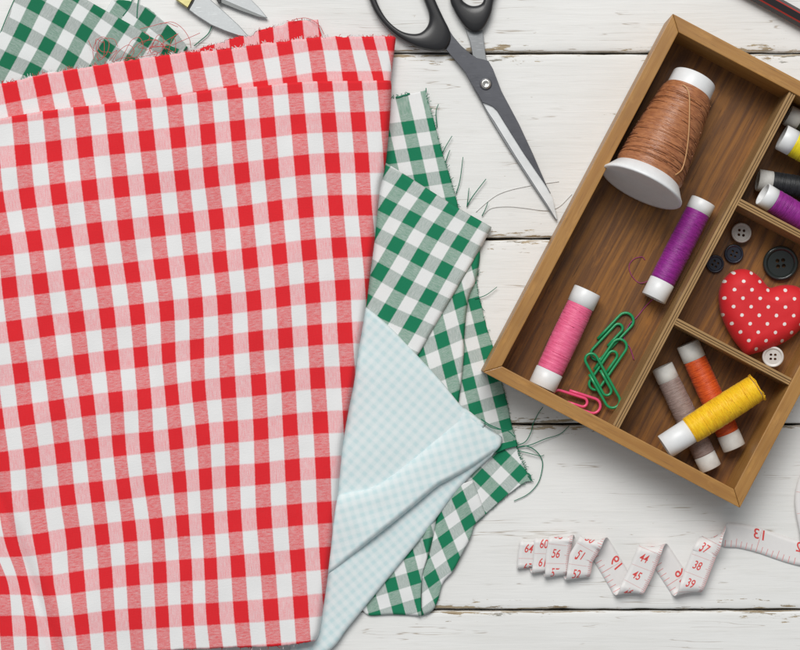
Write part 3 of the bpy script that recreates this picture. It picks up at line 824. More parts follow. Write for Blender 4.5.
zc = ZF + 13.6
spool(W(542, 387, zc + .4), W(587.5, 290.5, zc + .4), 14.0, 17.5, 16.0, 't_pink', 'bubblegum pink spool of thread with broad white ends, above the pink paper clip', rt=13.4, seed=11, bulge=.9)
pu = spool(W(653.5, 298.5, zc - .8), W(703.5, 201, zc - .8), 12.8, 19, 12, 't_purple', 'purple spool of thread leaning along the long divider, beside the brown spool', rt=12.5, seed=12)
spool(W(662, 366.5, ZF + 11.2), W(711, 468.5, ZF + 11.2), 11.0, 15, 15, 't_taupe', 'taupe spool of thread under the golden yellow spool, left of the orange one', core='paper', rt=10.9, seed=13, tube_flat=.8)
spool(W(687.5, 343.5, ZF + 12), W(734.5, 448, ZF + 12), 11.6, 17, 16, 't_orange', 'orange spool of thread under the golden yellow spool', core='paper', rt=11.4, seed=14, tube_flat=.9)
spool(W(664.5, 447, ZF + 34.5), W(757, 387.5, ZF + 36), 12.6, 29, 1.5, 't_gold', 'golden yellow spool of thread lying across the orange and taupe spools', rt=13.6, seed=15, bulge=1.2, tube_flat=1.2, ragged=1.0, wall=1.2)
# right hand compartment
def along(px, py, z, d, L, dz=0.0):
    A = W(px, py, z); B = A + Vector((d[0], -d[1], 0)).normalized() * L; B.z += dz
    return A, B
A, B = along(762.5, 194, ZF + 36.0, (.86, .50), 88, -12)
spool(A, B, 11.8, 12, 12, 't_purple', 'purple spool with open white tube end, leaning against the short divider', rt=11.9, seed=16, wall=1.5)
A, B = along(757.5, 180, ZF + 11.2, (.985, .17), 84)
spool(A, B, 11.0, 14, 14, 't_black', 'black spool of thread half hidden under the purple spool', core='paper', rt=11.0, seed=17)
A, B = along(781.5, 137, ZF + 30.0, (.884, .468), 70, 0)
spool(A, B, 13.0, 13, 14, 't_yellow', 'lemon yellow spool of thread cut off by the edge of the picture', rt=12.9, seed=18)
A, B = along(787.5, 115, ZF + 12.0, (.884, .468), 80)
spool(A, B, 10.5, 13, 12, 't_olive', 'dark olive spool of thread in the shaded corner by the lemon yellow one', core='paper', rt=10.4, seed=19)
# loose purple thread end on the box floor
M['tail_purple'] = mat('loose purple strand', (.30, .035, .15), .6)[0]
for c, w in (([(653,299),(646,306),(636,318),(629,325),(624,338),(630,348),(634,360)], .55), ([(651,280),(640,283),(632,276),(629,266),(634,259),(642,257),(645,260)], .45)):
    m_ = MB(); m_.tube(catmull([W(x, y, ZF + .6 + (5 if i == 0 else 0)) for i, (x, y) in enumerate(c)], 7), w, 5)
    # stay under the spool as its loose end
    q = pu.rotation_quaternion.inverted()
    o0 = Vector(pu['_o']); m_.v = [q @ (v - o0) for v in m_.v]
    m_.build('loose_end', M['tail_purple'], pu, keep_local=True)

# ------------------------------------------------------------------ paper clips
def clip_path(L=62, a=7.6):
    pts = []
    def arc(cx, cy, r, a0, a1, n=9):
        for k in range(n + 1):
            t = a0 + (a1 - a0) * k / n; pts.append((cx + r * math.cos(t), cy + r * math.sin(t)))
    c, d = 4.6, -4.2
    pts.append((L * .30, a)); pts.append((L * .5, a))
    arc(L - a, 0, a, PI / 2, -PI / 2)
    rl = (a + c) / 2; yl = (c - a) / 2
    arc(rl, yl, rl, -PI / 2, -3 * PI / 2)
    ri = (c - d) / 2; yi = (c + d) / 2
    arc(L - 14 - ri, yi, ri, PI / 2, -PI / 2)
    pts.append((L * .5, d)); pts.append((L * .33, d))
    return pts
def paper_clip(A, B, material, label, group, flip=1, lift=0.0, r=1.45, a=7.6):
    L = (B - A).length
    t = thing('paper_clip', label, 'paper clip', A, group, axis_frame(A, B))
    mb = MB(); P = clip_path(L, a)
    n = len(P)
    mb.tube([Vector((x, y * flip, lift * math.sin(PI * i / n))) for i, (x, y) in enumerate(P)], r, 10)
    mb.build('bent_wire', material, t, keep_local=True)
M['clip_green'] = plastic_mat('green coated wire', (.012, .27, .10), .3)
M['clip_pink'] = plastic_mat('pink coated wire', (.78, .08, .20), .3)
paper_clip(W(591.5, 357, ZF + 2.0), W(631, 315, ZF + 2.4), M['clip_green'], 'green paper clip at the top of the small pile, below the purple spool', 'green paper clips', 1, .3, a=7.9)
paper_clip(W(590.5, 388, ZF + 4.4), W(623.5, 340.5, ZF + 5.2), M['clip_green'], 'green paper clip in the middle of the pile, between the other two', 'green paper clips', 1, .3, a=7.4)
paper_clip(W(587, 355, ZF + 8.0), W(616, 407, ZF + 7.2), M['clip_green'], 'green paper clip lying on top, pointing down towards the box edge', 'green paper clips', -1, .3, a=7.4)
paper_clip(W(553, 393, ZF + 10), W(600, 408, ZF + 4.5), M['clip_pink'], 'pink paper clip sticking out from under the pink spool', None, 1, .3, a=7.4)

# ------------------------------------------------------------------ buttons
def button(c, r, th, mt, label, holes=4, hr=1.5, hd=2.7, tilt=(0, 0, 0), rim=1.6, name='button', hrot=.4):
    t = thing(name, label, 'button', c, 'loose buttons in the box')
    t.rotation_euler = tilt
    mb = MB(); inner = r * .74
    circ = lambda R_, n, cx=0, cy=0: [(cx + R_ * math.cos(2 * PI * k / n), cy + R_ * math.sin(2 * PI * k / n)) for k in range(n)]
    hs = [circ(hr, 14, hd * math.cos(hrot + 2 * PI * k / holes), hd * math.sin(hrot + 2 * PI * k / holes)) for k in range(holes)]
    mb.prism(circ(inner + .2, 48), 0.2, th * .62, hs)
    mb.lathe([(th * .6, inner - .4), (th * .68, inner), (th * .92, inner + (r - inner) * .3), (th, inner + (r - inner) * .55), (th * .86, r - .4), (th * .5, r), (th * .15, r - .5), (0, r - 1.4), (0, inner)], 56, axis='Z')
    mb.build('disc', mt, t, keep_local=True)
    return t
M['btn_grey'] = plastic_mat('warm grey button', (.47, .44, .41), .35)
M['btn_white'] = plastic_mat('white button', (.68, .67, .65), .35)
M['btn_navy'] = plastic_mat('navy button', (.018, .022, .038), .3)
M['btn_black'] = plastic_mat('black green button', (.022, .028, .027), .16)
button(W(741, 233, ZF + 5), 10.2, 3.4, M['btn_grey'], 'pale grey four-hole button in the corner, by the two dark ones', hr=1.45, hd=3.3, hrot=.65, tilt=(-.10, .05, 0))
button(W(733.6, 254, ZF + .6), 9.6, 3.2, M['btn_navy'], 'small navy button touching the pale grey button', hr=1.3, hd=3.0)
button(W(714.8, 264, ZF + .6), 9.0, 3.2, M['btn_navy'], 'small navy button half hidden against the long divider', hr=1.3, hd=3.0, hrot=.2)
button(W(780, 263, ZF + 1.2), 17.4, 6.5, M['btn_black'], 'large glossy black button above the dotted heart', hr=2.0, hd=4.0, hrot=.9, tilt=(.10, -.06, 0))
button(W(773, 356.5, ZF + 13), 10.6, 3.2, M['btn_white'], 'small white button leaning at the tip of the dotted heart', hr=1.4, hd=3.0, hrot=.75, tilt=(.22, -.18, 0))

# ------------------------------------------------------------------ dotted heart
def heart():
    tip, notch = Vector((746, 355)), Vector((769, 287.5))
    ax = (notch - tip).normalized(); nrm = Vector((ax.y, -ax.x))          # nrm points to the left lobe
    if nrm.x > 0: nrm = -nrm
    left = [(746,355),(740,348.5),(734,341),(729,333),(724.6,324.5),(721,315),(719,305),(718.3,296),(719.5,288),(723,280),(728.5,273.8),(735,270),(742,268.8),(749,270),(756,274),(762.5,280),(769,287.5)]
    half = [((Vector(p) - tip).dot(ax), (Vector(p) - tip).dot(nrm)) for p in left]
    full = half + [(a, -b * 1.0) for a, b in reversed(half[1:-1])]
    ZH = ZF + 9
    poly = [W(*(tip + ax * a + nrm * b), ZH) for a, b in full]
    poly = catmull(poly, 3, closed=True)
    cen = W(759, 306, ZH)
    me = bmesh.new()
    # rings from the rim to a centre spine: a puffed cushion
    n = len(poly); K = 22; mb = MB()
    spine_a, spine_b = W(752, 335, ZH), W(764, 300, ZH)
    P2 = np.array([(p.x, p.y) for p in poly])
    rings = []
    lobes = [W(742, 293, ZH), W(786, 305, ZH)]
    def inner(p):
        best = None
        segs = [(W(750, 340, ZH), W(742, 293, ZH)), (W(750, 340, ZH), W(785, 308, ZH))]
        for a, b_ in segs:
            ab = (b_ - a); t = max(0, min(1, (p - a).dot(ab) / ab.length_squared)); q = a + ab * t
            if best is None or (q - p).length < best[0]: best = ((q - p).length, q)
        return best[1]
    inn = [inner(p) for p in poly]
    for _ in range(6):
        inn = [(inn[i - 1] + inn[i] * 2 + inn[(i + 1) % n]) / 4 for i in range(n)]
    def dist_edge(q):
        return seg_dist(np.array([[q.x, q.y]]), np.r_[P2, P2[:1]])[0]
    def height(q):
        d = dist_edge(q); R_ = 18.0
        return 19.0 * math.sqrt(max(0, 1 - (1 - min(1, d / R_)) ** 2))
    o0 = Vector((cen.x, cen.y, ZF))
    def uvq(q): return ((q.x - cen.x), (q.y - cen.y))
    for j in range(K + 1):
        f = (j / K)
        ring = []
        for i in range(n):
            q = poly[i].lerp(inn[i], f)
            h = height(q) if j else 0
            wr = .5 * mnoise.noise(Vector((q.x / 9, q.y / 9, 2.0))) * min(1, h / 4) if j else 0
            if j < 6: wr += .35 * math.sin(i * 1.3) * (1 - j / 6) * (1 if j else 0)
            ring.append(mb.vert((q.x, q.y, ZH + h + wr), uvq(q)))
        rings.append(ring)
    for j in range(K):
        for i in range(n):
            mb.face((rings[j][i], rings[j][(i + 1) % n], rings[j + 1][(i + 1) % n], rings[j + 1][i]))
    mb.face(rings[K])
    # underside
    prev = rings[0]
    for j in range(1, 9):
        f = j / 8; ring = []
        for i in range(n):
            q = poly[i].lerp(inn[i], f * .8); h = height(q) * .6
            ring.append(mb.vert((q.x, q.y, max(ZF + .3, ZH - h)), uvq(q)))
        for i in range(n): mb.face((prev[i], ring[i], ring[(i + 1) % n], prev[(i + 1) % n]))
        prev = ring
    mb.face(prev[::-1])
    m, nt, b = mat('red dotted cotton', (.56, .012, .020), .7)
    b.inputs['Sheen Weight'].default_value = .05
    uv = N(nt, 'ShaderNodeUVMap').outputs[0]
    # dots on a slanted lattice
    ux, uy = Vector((9.0, .2)), Vector((0, 0))
    a_, b_ = Vector((8.0, -8.4)), Vector((-8.9, -8.2))
    det = a_.x * b_.y - a_.y * b_.x
    sep = N(nt, 'ShaderNodeSeparateXYZ', {0: uv})
    x, y = math_(nt, 'ADD', sep.outputs[0], 3.0), math_(nt, 'ADD', sep.outputs[1], 1.0)
    ua = math_(nt, 'ADD', math_(nt, 'MULTIPLY', x, b_.y / det), math_(nt, 'MULTIPLY', y, -b_.x / det))
    ub = math_(nt, 'ADD', math_(nt, 'MULTIPLY', x, -a_.y / det), math_(nt, 'MULTIPLY', y, a_.x / det))
    fa = math_(nt, 'SUBTRACT', math_(nt, 'FRACT', ua), .5); fb_ = math_(nt, 'SUBTRACT', math_(nt, 'FRACT', ub), .5)
    d = math_(nt, 'SQRT', math_(nt, 'ADD', math_(nt, 'MULTIPLY', fa, fa), math_(nt, 'MULTIPLY', fb_, fb_)))
    wn = noise_(nt, px_coords(nt, (.5, .5, .5)), 1.0, 2)
    dot = smooth(nt, math_(nt, 'MULTIPLY_ADD', math_(nt, 'SUBTRACT', wn, .5), .07, d), .165, .125)
    fine = noise_(nt, px_coords(nt, (1.4, 1.4, 1.4)), 1.0, 3)
    rd = mix(nt, fine, (.58, .008, .014), (.70, .014, .022))
    nt.links.new(mix(nt, dot, rd, (.78, .72, .70)), b.inputs['Base Color'])
    bump(nt, b, fine, .2, .4)
    o = mb.build('fabric_heart', m, None, loc=o0)
    tag(o, 'padded red heart with white dots, lying beside the buttons in the box', 'heart')
heart()

# ------------------------------------------------------------------ scissors
def outline(pts, z, n=5, closed=True):
    return [(p.x, p.y) for p in catmull([W(x, y, z) for x, y in pts], n, closed)]
def poly_px(pts, z): return [(W(x, y, z).x, W(x, y, z).y) for x, y in pts]

def ring_handle(outer, hole, z0, z1, name, parent):
    """rounded plastic loop between an outer and an inner outline"""
    mb = MB(); n = 120
    def even(poly):
        pts = [Vector((p[0], p[1], 0)) for p in poly]; pts.append(pts[0])
        L = [0]
        for a, b_ in zip(pts, pts[1:]): L.append(L[-1] + (b_ - a).length)
        out = []
        for k in range(n):
            t = L[-1] * k / n; i = max(0, min(len(L) - 2, int(np.searchsorted(L, t, 'right') - 1)))
            f = (t - L[i]) / max(1e-9, L[i + 1] - L[i]); out.append(pts[i].lerp(pts[i + 1], f))
        return out
    O = even(outline(outer, z1)); Hh = even(outline(hole, z1))
    best = min(range(n), key=lambda s_: sum((O[i] - Hh[(i + s_) % n]).length for i in range(0, n, 6)))
    I = [Hh[(i + best) % n] for i in range(n)]
    zc_, hz = (z0 + z1) / 2, (z1 - z0) / 2
    prof = [(math.cos(a), math.sin(a)) for a in [2 * PI * k / 18 for k in range(18)]]
    rings = []
    for i in range(n):
        c = (O[i] + I[i]) / 2; hw = (O[i] - I[i]) / 2
        ring = []
        for ca, sa in prof:
            e = .62
            x = math.copysign(abs(ca) ** e, ca); zz = math.copysign(abs(sa) ** e, sa)
            p = c + hw * x
            ring.append(mb.vert((p.x, p.y, zc_ + hz * zz)))
        rings.append(ring)
    for i in range(n):
        A, B = rings[i], rings[(i + 1) % n]
        for k in range(18): mb.face((A[k], A[(k + 1) % 18], B[(k + 1) % 18], B[k]))
    o = mb.build(name, M['handle'], parent)
    bm = bmesh.new(); bm.from_mesh(o.data); bmesh.ops.recalc_face_normals(bm, faces=bm.faces); bm.to_mesh(o.data); bm.free()

sc = thing('scissors', 'large dark grey scissors with black loop handles, open blade beside the wooden box', 'scissors', W(483, 84, 0))
# under blade (light steel shank, thin strip showing along the cutting edge)
mb = MB(); z = 3.0
mb.prism(poly_px([(465,28),(482,27),(484,42),(486,58),(492,72),(500,92),(505,110),(530,160),(552,202),(557.5,220.5),(553.5,217),(530,182),(505,143.5),(489.8,118.5),(482,104),(473,88),(468.5,72),(472.5,55),(470,42)], z), 1.6, 4.6, bevel=.5)
mb.build('blade', M['steel_under'], sc)
mb = MB(); z = 8.2
mb.prism(poly_px([(449,30),(453,36),(461,45.5),(470,53.5),(477,58),(484,59.6),(488.5,61),(493,69),(501.4,91),(519,124),(533,154),(547,186.5),(550.6,193.5),(546.5,186),(536,171),(523,152),(510,131.5),(501,117),(497,110.5),(492.6,106.3),(487.5,104),(482.5,102.3),(478,94),(472,85),(465,72),(456,61),(446.5,50)], z), 4.8, 8.2, bevel=.25)
bd = mb.build('blade', M['blade_dark'], sc)
mb = MB()
def bev_face(pts):
    ids = [mb.vert(W(x, y, zz)) for x, y, zz in pts]
    return ids
inn_ = [(483,103,6.3),(487.5,104,6.4),(492.6,106.3,6.5),(497,110.5,6.5),(501,117,6.5),(510,131.5,6.5),(523,152,6.5),(536,171,6.4),(546.5,186,6.2),(552.5,199,6.0),(557,219,5.6)]
out_ = [(483,103.6,5.4),(485.2,107,5.8),(487.5,111,5.8),(490.4,115.5,5.8),(494.5,121.5,5.8),(503,135.5,5.8),(516,156.5,5.8),(529,176.5,5.8),(540,193.5,5.8),(547,204,5.8),(556.6,219.6,5.0)]
a_i, b_i = bev_face(inn_), bev_face(out_)
low = [mb.vert(W(x, y, 4.7)) for x, y, _ in out_]
for i in range(len(inn_) - 1):
    mb.face((a_i[i], b_i[i], b_i[i + 1], a_i[i + 1]), 0, False)
    mb.face((b_i[i], low[i], low[i + 1], b_i[i + 1]), 0, False)
mb.build('cutting_edge', M['blade_edge'], bd).data.update()
# screw
scr = MB(); c = W(485.8, 84, 8.2)
scr.lathe([(0, 6.3), (.5, 6.2), (.5, 5.2)], 30, axis='Z', mat=1)
scr.lathe([(.3, 5.3), (1.2, 5.2), (2.2, 4.4), (2.6, 3.0), (2.2, 2.2), (1.6, 1.0), (1.6, .01)], 30, axis='Z')
scr.v = [v + Vector((c.x, c.y, 8.1)) for v in scr.v]
so = scr.build('screw', [M['screw'], M['blade_dark']], sc)
ring_handle([(369.6,0),(377.5,16),(390,30),(404,40),(419.6,47.4),(437,50.5),(446,48.5),(450.5,41),(450.5,31.6),(444,18),(437,3),(430,-15),(424,-40),(414,-64),(396,-76),(374,-68),(364,-44),(364,-20)],
            [(376.7,0),(386,17.5),(398.6,29),(411,33),(421,31.6),(428,24),(429,14),(425,2),(419,-14),(414,-36),(405,-56),(393,-62),(380,-56),(373,-40),(372,-20)], 1.0, 12.5, 'handle', sc)
ring_handle([(450,-2),(454,9),(459,18),(466,27),(474,31.5),(483,28.5),(491,14),(494.5,-2),(505,-40),(508,-70),(500,-96),(480,-104),(462,-90),(453,-60),(449,-30)],
            [(461.5,-4),(465.5,2),(473,5),(482,2.5),(485.5,-8),(494,-40),(496,-68),(490,-86),(480,-91),(470,-82),(463,-56),(459.5,-26)], 1.0, 12.5, 'handle', sc)
# small steel shears at the top
sh = thing('shears', 'small steel shears with two crossing blades and a brass collar, only tips in view', 'scissors', W(205, 5, 0))
mb = MB(); z = 7.0
mb.prism(poly_px([(218,.5),(212,-8),(228,-16),(246,-6),(251.5,0),(259.5,8),(267.5,18),(258,16.4),(239,9.6)], 4), 2.2, 4.6, bevel=.6)
b2 = mb.build('blade', M['steel'], sh)
mb = MB()
mb.prism(poly_px([(216,-3),(219,-2.5),(240,6.5),(256,13.2),(267.2,17.8),(258,16.9),(239,10.2),(217,1.2)], 5.0), 3.0, 5.1, bevel=.3)
mb.build('ground_flank', M['steel_dark'], b2)
mb = MB()
mb.prism(poly_px([(188,9),(193,0),(197,-10),(206,-6),(211,0),(225,12.4),(239,25.4),(248.5,36.2),(239,36),(225,31),(211,25),(197.5,16.5)], z), 4.8, 7.4, bevel=.7)
mb.build('blade', M['steel'], sh)
mb = MB()
mb.prism(poly_px([(174,-1.5),(179,-14),(197,-10),(193.5,-1.5),(187.6,8.3)], 9), 4.2, 9.0, bevel=1.2)
mb.build('collar', M['brass'], sh)
mb = MB()
mb.prism(poly_px([(187.3,8.8),(191.6,2.0),(193.8,-2.2),(195,-1.5),(192.8,3.0),(188.8,9.8)], 8.4), 4.2, 8.3, bevel=.3)
mb.prism(poly_px([(216,-3),(221,-5),(220.5,2.2),(218.2,3.4)], 8), 4.8, 7.8, bevel=.4)
mb.build('collar_band', M['handle'], sh)

# ------------------------------------------------------------------ pencil
M['lacquer'] = plastic_mat('black pencil lacquer', (.018, .014, .016), .25)
M['lacquer_red'] = plastic_mat('red pencil stripe', (.36, .035, .030), .3)
A, B = W(735, -15.5, 7.2), W(905, 77.5, 7.2)
A = W(742 , -11.0, 7.2); d_ = Vector((.874, -.486, 0))
A = W(765 - 40 * .874, -1.0 - 40 * .486, 7.2); B = A + d_ * 330
pe = thing('pencil', 'black hexagonal pencil with red edge stripes at the top right', 'pencil', (A + B) / 2, None, axis_frame(A, B))
mb = MB(); Lp = 165; R_ = 7.9; seg = []
for k in range(6):
    a = PI / 3 * k + .12
    for da in (-.105, .105): seg.append((R_ * math.cos(a + da), R_ * math.sin(a + da)))
ra = [mb.vert((-Lp, y, zz)) for y, zz in seg]; rb = [mb.vert((Lp, y, zz)) for y, zz in seg]
for k in range(12):
    mb.face((ra[k], rb[k], rb[(k + 1) % 12], ra[(k + 1) % 12])[::-1], 1 if k % 2 == 0 else 0, False)
mb.face(ra, 0, False); mb.face(rb[::-1], 0, False)
mb.build('body', [M['lacquer'], M['lacquer_red']], pe, keep_local=True)

# ------------------------------------------------------------------ pale strand on the boards
m_ = MB(); m_.tube(catmull([W(x, y, .7) for x, y in ((476,212),(486,203),(497,195),(510,190),(528,186),(540,184),(559,181.5))], 7), .27, 5)
m_.tube(catmull([W(x, y, .8) for x, y in ((484,214),(492,208),(508,206.5),(525,208),(540,210),(550,210),(560,206),(572,194))], 7), .27, 5)
tag(m_.build('loose_thread', M['grey_thread'], None, loc=W(520, 200, 0)), 'thin grey thread lying on the boards across the scissor tip', 'thread')

# ------------------------------------------------------------------ measuring tape
def tape():
    # centre line (picture x, y, height) and the direction of the printed right-hand edge (plan, picture y down, height)
    C = [((900,420,6),(1,.1)), ((858,432,14),(1,.1)), ((830,450,6),(.9,.4)), ((812,478,5),(.97,.2)), ((807,502,5),(1,.05)), ((812,532,5.5),(.95,-.2)), ((812,548,5),(.7,-.6)), ((806,554,2.0),(.35,-.9)),
         ((790,551,1.0),(.25,-.96)), ((775,546,1.0),(.3,-.95)), ((759,540.5,1.2),(.22,-.97)), ((740,536,1.4),(.16,-.98)), ((727,535,2.5),(.2,-.97)), ((721,534.5,4.0),(.36,-.82,.42)), ((716.5,536,9),(.57,-.40,.70)), ((712,540.5,13.2),(.82,-.12,.42))]
    # coils: a ribbon wound on flat loops, each loop given by its middle and the length of tape it takes
    mids = [(699.5, 566), (640.5, 573), (581, 558), (557.5, 557), (545.5, 556), (530, 555), (522, 555)]
    per = [117, 112, 96, 89, 78, 58, 50]
    lerp = lambda a, t: a[min(int(t), len(a) - 2)] + (a[min(int(t), len(a) - 2) + 1] - a[min(int(t), len(a) - 2)]) * (t - min(int(t), len(a) - 2))
    V = Vector((.10, .995))
    def coil(t):
        t0 = max(0, t)
        P_ = lerp(per, t0); b_ = 7.2 - .75 * t0; l = (P_ - 2 * PI * b_) / 2
        cx, cy = lerp([m_[0] for m_ in mids], t0), lerp([m_[1] for m_ in mids], t0)
        if t < 0: cx -= t * 59; cy += t * 7
        q = ((t % 1.0) * P_ + l / 2) % P_
        if q < l: v, z, nv_, nz_ = -l / 2 + q, 2 * b_, 0, 1
        elif q < l + PI * b_:
            a = (q - l) / b_; v, z, nv_, nz_ = l / 2 + b_ * math.sin(a), b_ + b_ * math.cos(a), math.sin(a), math.cos(a)
        elif q < 2 * l + PI * b_: v, z, nv_, nz_ = l / 2 - (q - l - PI * b_), 0, 0, -1
        else:
            a = (q - 2 * l - PI * b_) / b_; v, z, nv_, nz_ = -l / 2 - b_ * math.sin(a), b_ - b_ * math.cos(a), -math.sin(a), -math.cos(a)
        sag = 1 - .10 * math.cos(PI * v / max(l + 2 * b_, 1)) if nz_ > .5 else 1
        return Vector((cx + V.x * v, cy + V.y * v, 1.0 + z * sag)), Vector((V.x * nv_, V.y * nv_, nz_))
    t = -.13
    while t < 5.36:
        p, nn = coil(t); tg = (coil(t + .004)[0] - coil(t - .004)[0]).normalized()
        w_ = tg.cross(nn)
        if w_.x < 0: w_ = -w_
        tilt = -.13 * max(0, min(1, (t - 1.5) / .6))
        C.append(((p.x, p.y, p.z), (w_.x, w_.y, w_.z + tilt)))
        t += .030
    cp = catmull([W(*c[0]) for c in C], 4)
    wd = catmull([Vector((c[1][0], -c[1][1], c[1][2] if len(c[1]) > 2 else 0)) for c in C], 4)
    n = len(cp); HWD = 12.0
    fr = []; s = 0; Ls = []
    for i in range(n):
        t = (cp[min(n - 1, i + 1)] - cp[max(0, i - 1)]).normalized()
        w = wd[i] - t * wd[i].dot(t); w.normalize()
        fr.append((cp[i], t, w, w.cross(t) if True else None))
        if i: s += (cp[i] - cp[i - 1]).length
        Ls.append(s)
    Ls = np.array(Ls)
    # where the cm face should read 38 (at about 705,566)
    i38 = min(range(n), key=lambda i: (cp[i] - W(699.5, 566, 10)).length)
    CM = 18.8
    cm_at = lambda q: 38 + (q - Ls[i38]) / CM
    s_of = lambda c: Ls[i38] + (c - 38) * CM
    def place(sv, wv, off):
        sv = max(0, min(Ls[-1] - 1e-3, sv)); i = int(np.searchsorted(Ls, sv, 'right') - 1); i = max(0, min(n - 2, i))
        f = (sv - Ls[i]) / max(1e-9, Ls[i + 1] - Ls[i])
        p = fr[i][0].lerp(fr[i + 1][0], f); w = fr[i][2].lerp(fr[i + 1][2], f).normalized(); t = fr[i][1].lerp(fr[i + 1][1], f).normalized()
        nn = w.cross(t).normalized()
        return p + w * wv + nn * off
    mb = MB(); TH_ = .32
    rows = []
    for i in range(n):
        p, t, w, nn = fr[i]
        nn = w.cross(t).normalized()
        rows.append([[mb.vert(p + w * (HWD * k / 3) + nn * o_) for k in range(-3, 4)] for o_ in (TH_, -TH_)])
    for i in range(n - 1):
        a, b_ = rows[i], rows[i + 1]
        for k in range(6):
            mb.face((a[0][k], a[0][k + 1], b_[0][k + 1], b_[0][k]), 0); mb.face((a[1][k], b_[1][k], b_[1][k + 1], a[1][k + 1]), 0)
        mb.face((a[0][0], b_[0][0], b_[1][0], a[1][0]), 0); mb.face((a[0][6], a[1][6], b_[1][6], b_[0][6]), 0)
    # which side (sign of the normal) faces up on the top strands
    up = 1 if fr[i38][2].cross(fr[i38][1]).z > 0 else -1
    def bar(s0, s1, w0, w1, side, m):
        k = max(1, int(abs(s1 - s0) / 3)); o_ = side * (TH_ + .10)
        for q in range(k):
            a, b_ = s0 + (s1 - s0) * q / k, s0 + (s1 - s0) * (q + 1) / k
            ids = [mb.vert(place(x, y, o_)) for x, y in ((a, w0), (a, w1), (b_, w1), (b_, w0))]
            mb.face(ids, m, False)
    def digits(text, s_c, w_c, size, side, m, flip):
        cu = bpy.data.curves.new('d', 'FONT'); cu.body = text; cu.size = size; cu.align_x = 'CENTER'; cu.align_y = 'CENTER'; cu.shear = .18; cu.offset = .010 * size; cu.space_character = 1.0
        ob = bpy.data.objects.new('d', cu); COL.objects.link(ob)
        bpy.context.view_layer.update()
        dg = bpy.context.evaluated_depsgraph_get()
        me = bpy.data.meshes.new_from_object(ob.evaluated_get(dg))
        base = len(mb.v)
        for v in me.vertices:
            x, y = v.co.x, v.co.y
            if side == up: wv, sv = w_c + x * .74, s_c - y * 1.05          # reads along +w, top towards smaller s
            else: wv, sv = w_c - x * 0 - y * 0 + (y), s_c + x
            if side != up: wv, sv = w_c + y * 1.0, s_c + x * 1.0
            mb.vert(place(sv, wv, side * (TH_ + .13)))
        for p in me.polygons: mb.face([base + i for i in p.vertices], m, False)
        bpy.data.objects.remove(ob); bpy.data.meshes.remove(me)
    lo, hi = cm_at(0), cm_at(Ls[-1])
    i13 = min(range(n), key=lambda i: (cp[i] - W(758, 540, 1.2)).length)
    IN = 45.0
    s_in = lambda q: Ls[i13] + (q - 13) * IN
    in_at = lambda q: 13 + (q - Ls[i13]) / IN
    c = math.ceil(lo * 10)
    while c / 10 < hi:
        sv = s_of(c / 10)
        whole = c % 10 == 0
        bar(sv - .2, sv + .2, HWD - (5.4 if whole else (4.4 if c % 5 == 0 else 3.4)), HWD - .3, up, 2)
        if whole: bar(sv + CM * .5 - .2, sv + CM * .5 + .2, -HWD + .6, HWD - 5.2, up, 3)
        c += 1
    bar(2, Ls[-1] - 2, HWD - .55, HWD - .1, up, 3)
    for c in range(math.ceil(lo), int(hi) + 1):
        digits(str(c), s_of(c), -2.6, 11.5, up, 1, 1)
    # reverse side: inches, eighths
    e8 = math.ceil(in_at(0) * 8)
    while e8 / 8 < in_at(Ls[-1]):
        sv = s_in(e8 / 8); k = 13 if e8 % 8 == 0 else (9 if e8 % 4 == 0 else 7)
        bar(sv - .28, sv + .28, -HWD + .3, -HWD + k, -up, 2)
        if e8 % 8 == 0: bar(sv - .2, sv + .2, -HWD + k, HWD - .4, -up, 3)
        e8 += 1
    for q in range(math.ceil(in_at(0)), int(in_at(Ls[-1])) + 1):
        if q == 14: continue        # hidden in the turn
        digits(str(q), s_in(q), 5.6, 14.0, -up, 1, 1)
    m, nt, b = mat('white vinyl tape', (.77, .755, .75), .45)
    b.inputs['Specular IOR Level'].default_value = .35
    n1 = noise_(nt, px_coords(nt, (.3, .3, .3)), 1.0, 3)
    nt.links.new(mix(nt, n1, (.79, .775, .77), (.83, .815, .81)), b.inputs['Base Color'])
    bump(nt, b, n1, .08, .4)
    translucent(m, .12, (.85, .82, .81))
    ink = mat('red ink', (.66, .07, .065), .6)[0]; ink2 = mat('thin red ink', (.68, .25, .25), .6)[0]; ink3 = mat('faint red line', (.70, .42, .41), .6)[0]
    o = mb.build('measuring_tape', [m, ink, ink2, ink3], None, loc=W(650, 570, 0))
    tag(o, 'white measuring tape with red numbers, lying in loose coils below the box', 'measuring tape')
tape()

# ------------------------------------------------------------------ light, world, camera
def area(name, loc, target, sx, sy, power, color):
    l = bpy.data.lights.new(name, 'AREA'); l.shape = 'RECTANGLE'; l.size = sx; l.size_y = sy; l.energy = power; l.color = color
    o = bpy.data.objects.new(name, l); COL.objects.link(o)
    o.location = loc
    o.rotation_euler = (Vector(target) - Vector(loc)).to_track_quat('-Z', 'Y').to_euler()
    return o
el = math.radians(54)
D = 4.0
area('window_light', (-.5, D * math.cos(el), D * math.sin(el)), (0, 0, 0), 2.6, 2.0, 150, (1.0, .982, .952))
w = bpy.data.worlds.new('World'); scene.world = w; w.use_nodes = True
bg = w.node_tree.nodes['Background']; bg.inputs[0].default_value = (.93, .97, 1.0, 1); bg.inputs[1].default_value = .275

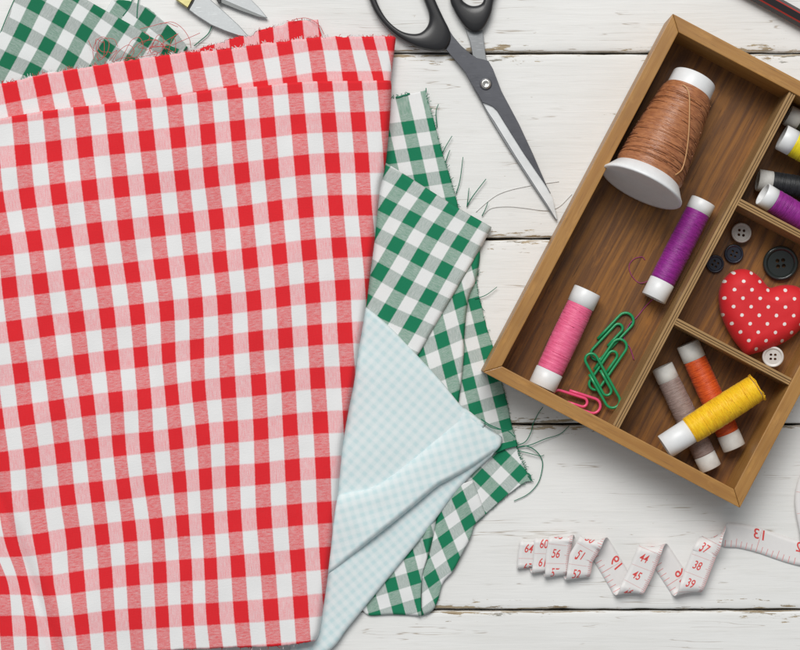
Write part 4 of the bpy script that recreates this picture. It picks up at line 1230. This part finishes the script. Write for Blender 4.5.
cam = bpy.data.cameras.new('camera'); co = bpy.data.objects.new('camera', cam); COL.objects.link(co)
co.location = (0, 0, H * S); co.rotation_euler = (0, 0, 0)
cam.sensor_width = 36; cam.sensor_fit = 'HORIZONTAL'; cam.lens = 36 * H / 800
cam.clip_start = .01; cam.clip_end = 100
scene.camera = co
scene.view_settings.view_transform = 'Standard'; scene.view_settings.look = 'None'
scene.view_settings.exposure = 0.10; scene.view_settings.gamma = 1
for o in list(bpy.data.objects):
    if '_o' in o.keys(): del o['_o']
